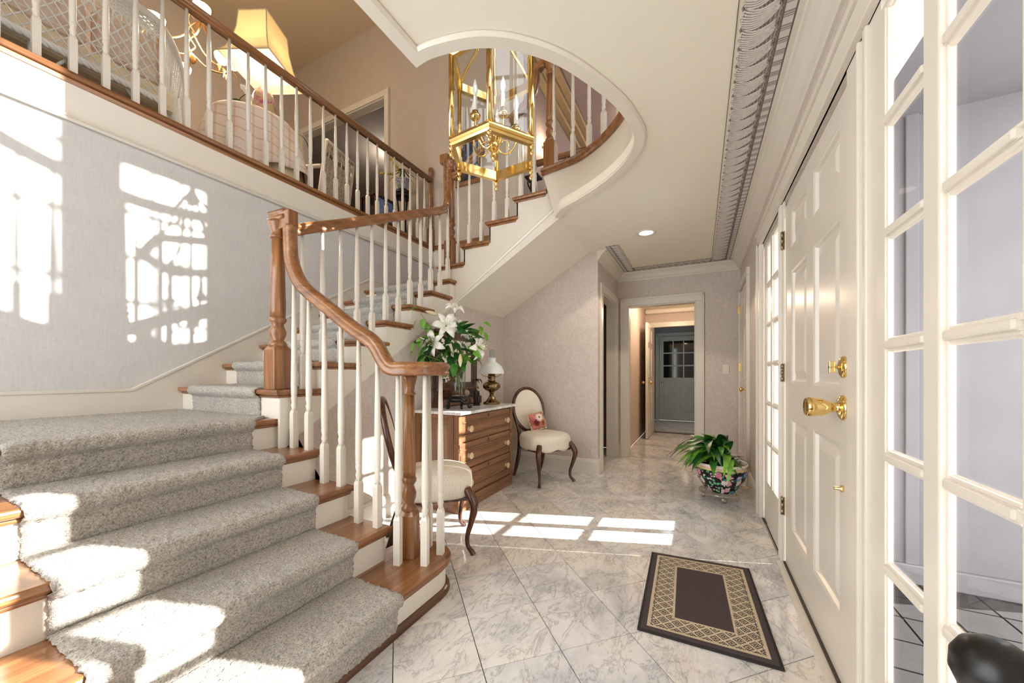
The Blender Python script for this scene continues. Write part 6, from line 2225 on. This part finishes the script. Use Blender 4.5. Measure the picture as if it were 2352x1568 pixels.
for sp in (((0, 0, 0.21), (-0.03, 0.05, 0.36), (-0.08, 0.15, 0.52)), ((0, 0, 0.21), (-0.08, 0.12, 0.29), (-0.16, 0.26, 0.30))):
    P = crom(sp, 8)
    MB().tube(P, 0.003, 6).build('stem', 'stem', jp, False)
    m_ = MB()
    for p in P[7:]:
        for q in range(3):
            m_.ball((p.x + random.uniform(-0.015, 0.015), p.y + random.uniform(-0.015, 0.015), p.z + random.uniform(-0.01, 0.015)), random.uniform(0.008, 0.013), 6)
    tag(m_.build('blossoms', 'yflower', jp, False), 'spray of yellow blossoms')
sp_ = thing('dimmer_plate', (XU, 4.02, 4.0), 'cream dimmer plate on the beige upper wall', 'light switch')
bx(XU - 0.008, XU, 3.96, 4.08, 3.945, 4.06).build('plate', 'cream', sp_, True, 0.003)
kn = MB().lathe([(0.016, 0), (0.014, 0.014), (0.001, 0.015)], (0, 0, 0), 14)
kn.v = [(XU - 0.008 - c, 4.03 + a, 4.0 + b) for a, b, c in kn.v]
kn.build('dimmer_knob', 'brass', sp_)
pf = thing('framed_picture', (XU, 2.72, 3.62), 'dark picture in a wooden frame on the wall behind the lantern', 'picture')
holed('x', XU - 0.03, XU - 0.001, 2.50, 2.92, 3.60, 4.18, [(2.55, 2.87, 3.65, 4.13)]).build('frame', 'oak_z', pf, True, 0.005)
t = NT('dark_painting')
t.set(t.ramp(t.noise(t.mapped(), 6, 4), [(0.35, srgb(24, 24, 30)), (0.55, srgb(60, 70, 92)), (0.75, srgb(120, 130, 140))]), 0.2)
bx(XU - 0.018, XU - 0.002, 2.545, 2.875, 3.645, 4.135).build('canvas', t.m, pf)
ic = thing('iron_scroll_stand', (4.20, 1.84, UF), 'dark scrolled iron stand in the mouth of the upper corridor', 'stand')
mb = MB()
for s in (0, 0.09):
    mb.tube(crom([(s, 0, 0.0), (s, 0.04, 0.18), (s, -0.05, 0.36), (s, 0.03, 0.52), (s, 0.07, 0.62), (s, 0.03, 0.68), (s, 0.0, 0.63), (s, 0.03, 0.60)], 6), 0.010, 8)
mb.build('scrolls', 'iron', ic, False)
bx(-0.03, 0.12, -0.08, 0.10, 0.68, 0.70).build('shelf', 'iron', ic, False)
scn = thing('wall_sconce', (4.9, 2.0, 4.36), 'small lit sconce on the mauve corridor wall', 'sconce')
MB().ball((0, -0.05, 0), 0.035, 14).build('globe', 'bulb', scn, False)
MB().tube([(0, -0.001, -0.02), (0, -0.05, -0.03)], 0.012, 8).build('bracket', 'brass', scn, False)
plamp('sconce_light', (4.9, 1.86, 4.36), 10, (1.0, 0.78, 0.55), 0.05)
plamp('corridor_light', (6.2, 0.8, 5.1), 14, (1.0, 0.80, 0.6), 0.1)
cl = thing('corridor_ceiling_light', (6.2, 0.8, 5.3), 'flush ceiling light in the upper corridor', 'ceiling light')
MB().lathe([(0.001, -0.07), (0.06, -0.06), (0.10, -0.03), (0.11, 0.0)], (0, 0, 0), 20).build('glass_bowl', 'bulb', cl, False)
plamp('den_fill', (5.6, 5.6, 5.3), 12, (0.95, 0.92, 1.0), 0.15)  # fill lamp added to lift the dark room, no known source
dl = thing('den_fill_fixture', (5.6, 5.6, 5.6), 'made-up flush fixture for the fill light in the room beyond the upper opening', 'ceiling light')
MB().lathe([(0.001, -0.09), (0.08, -0.075), (0.13, -0.04), (0.14, 0.0)], (0, 0, 0), 20).build('glass_bowl', 'bulb', dl, False)
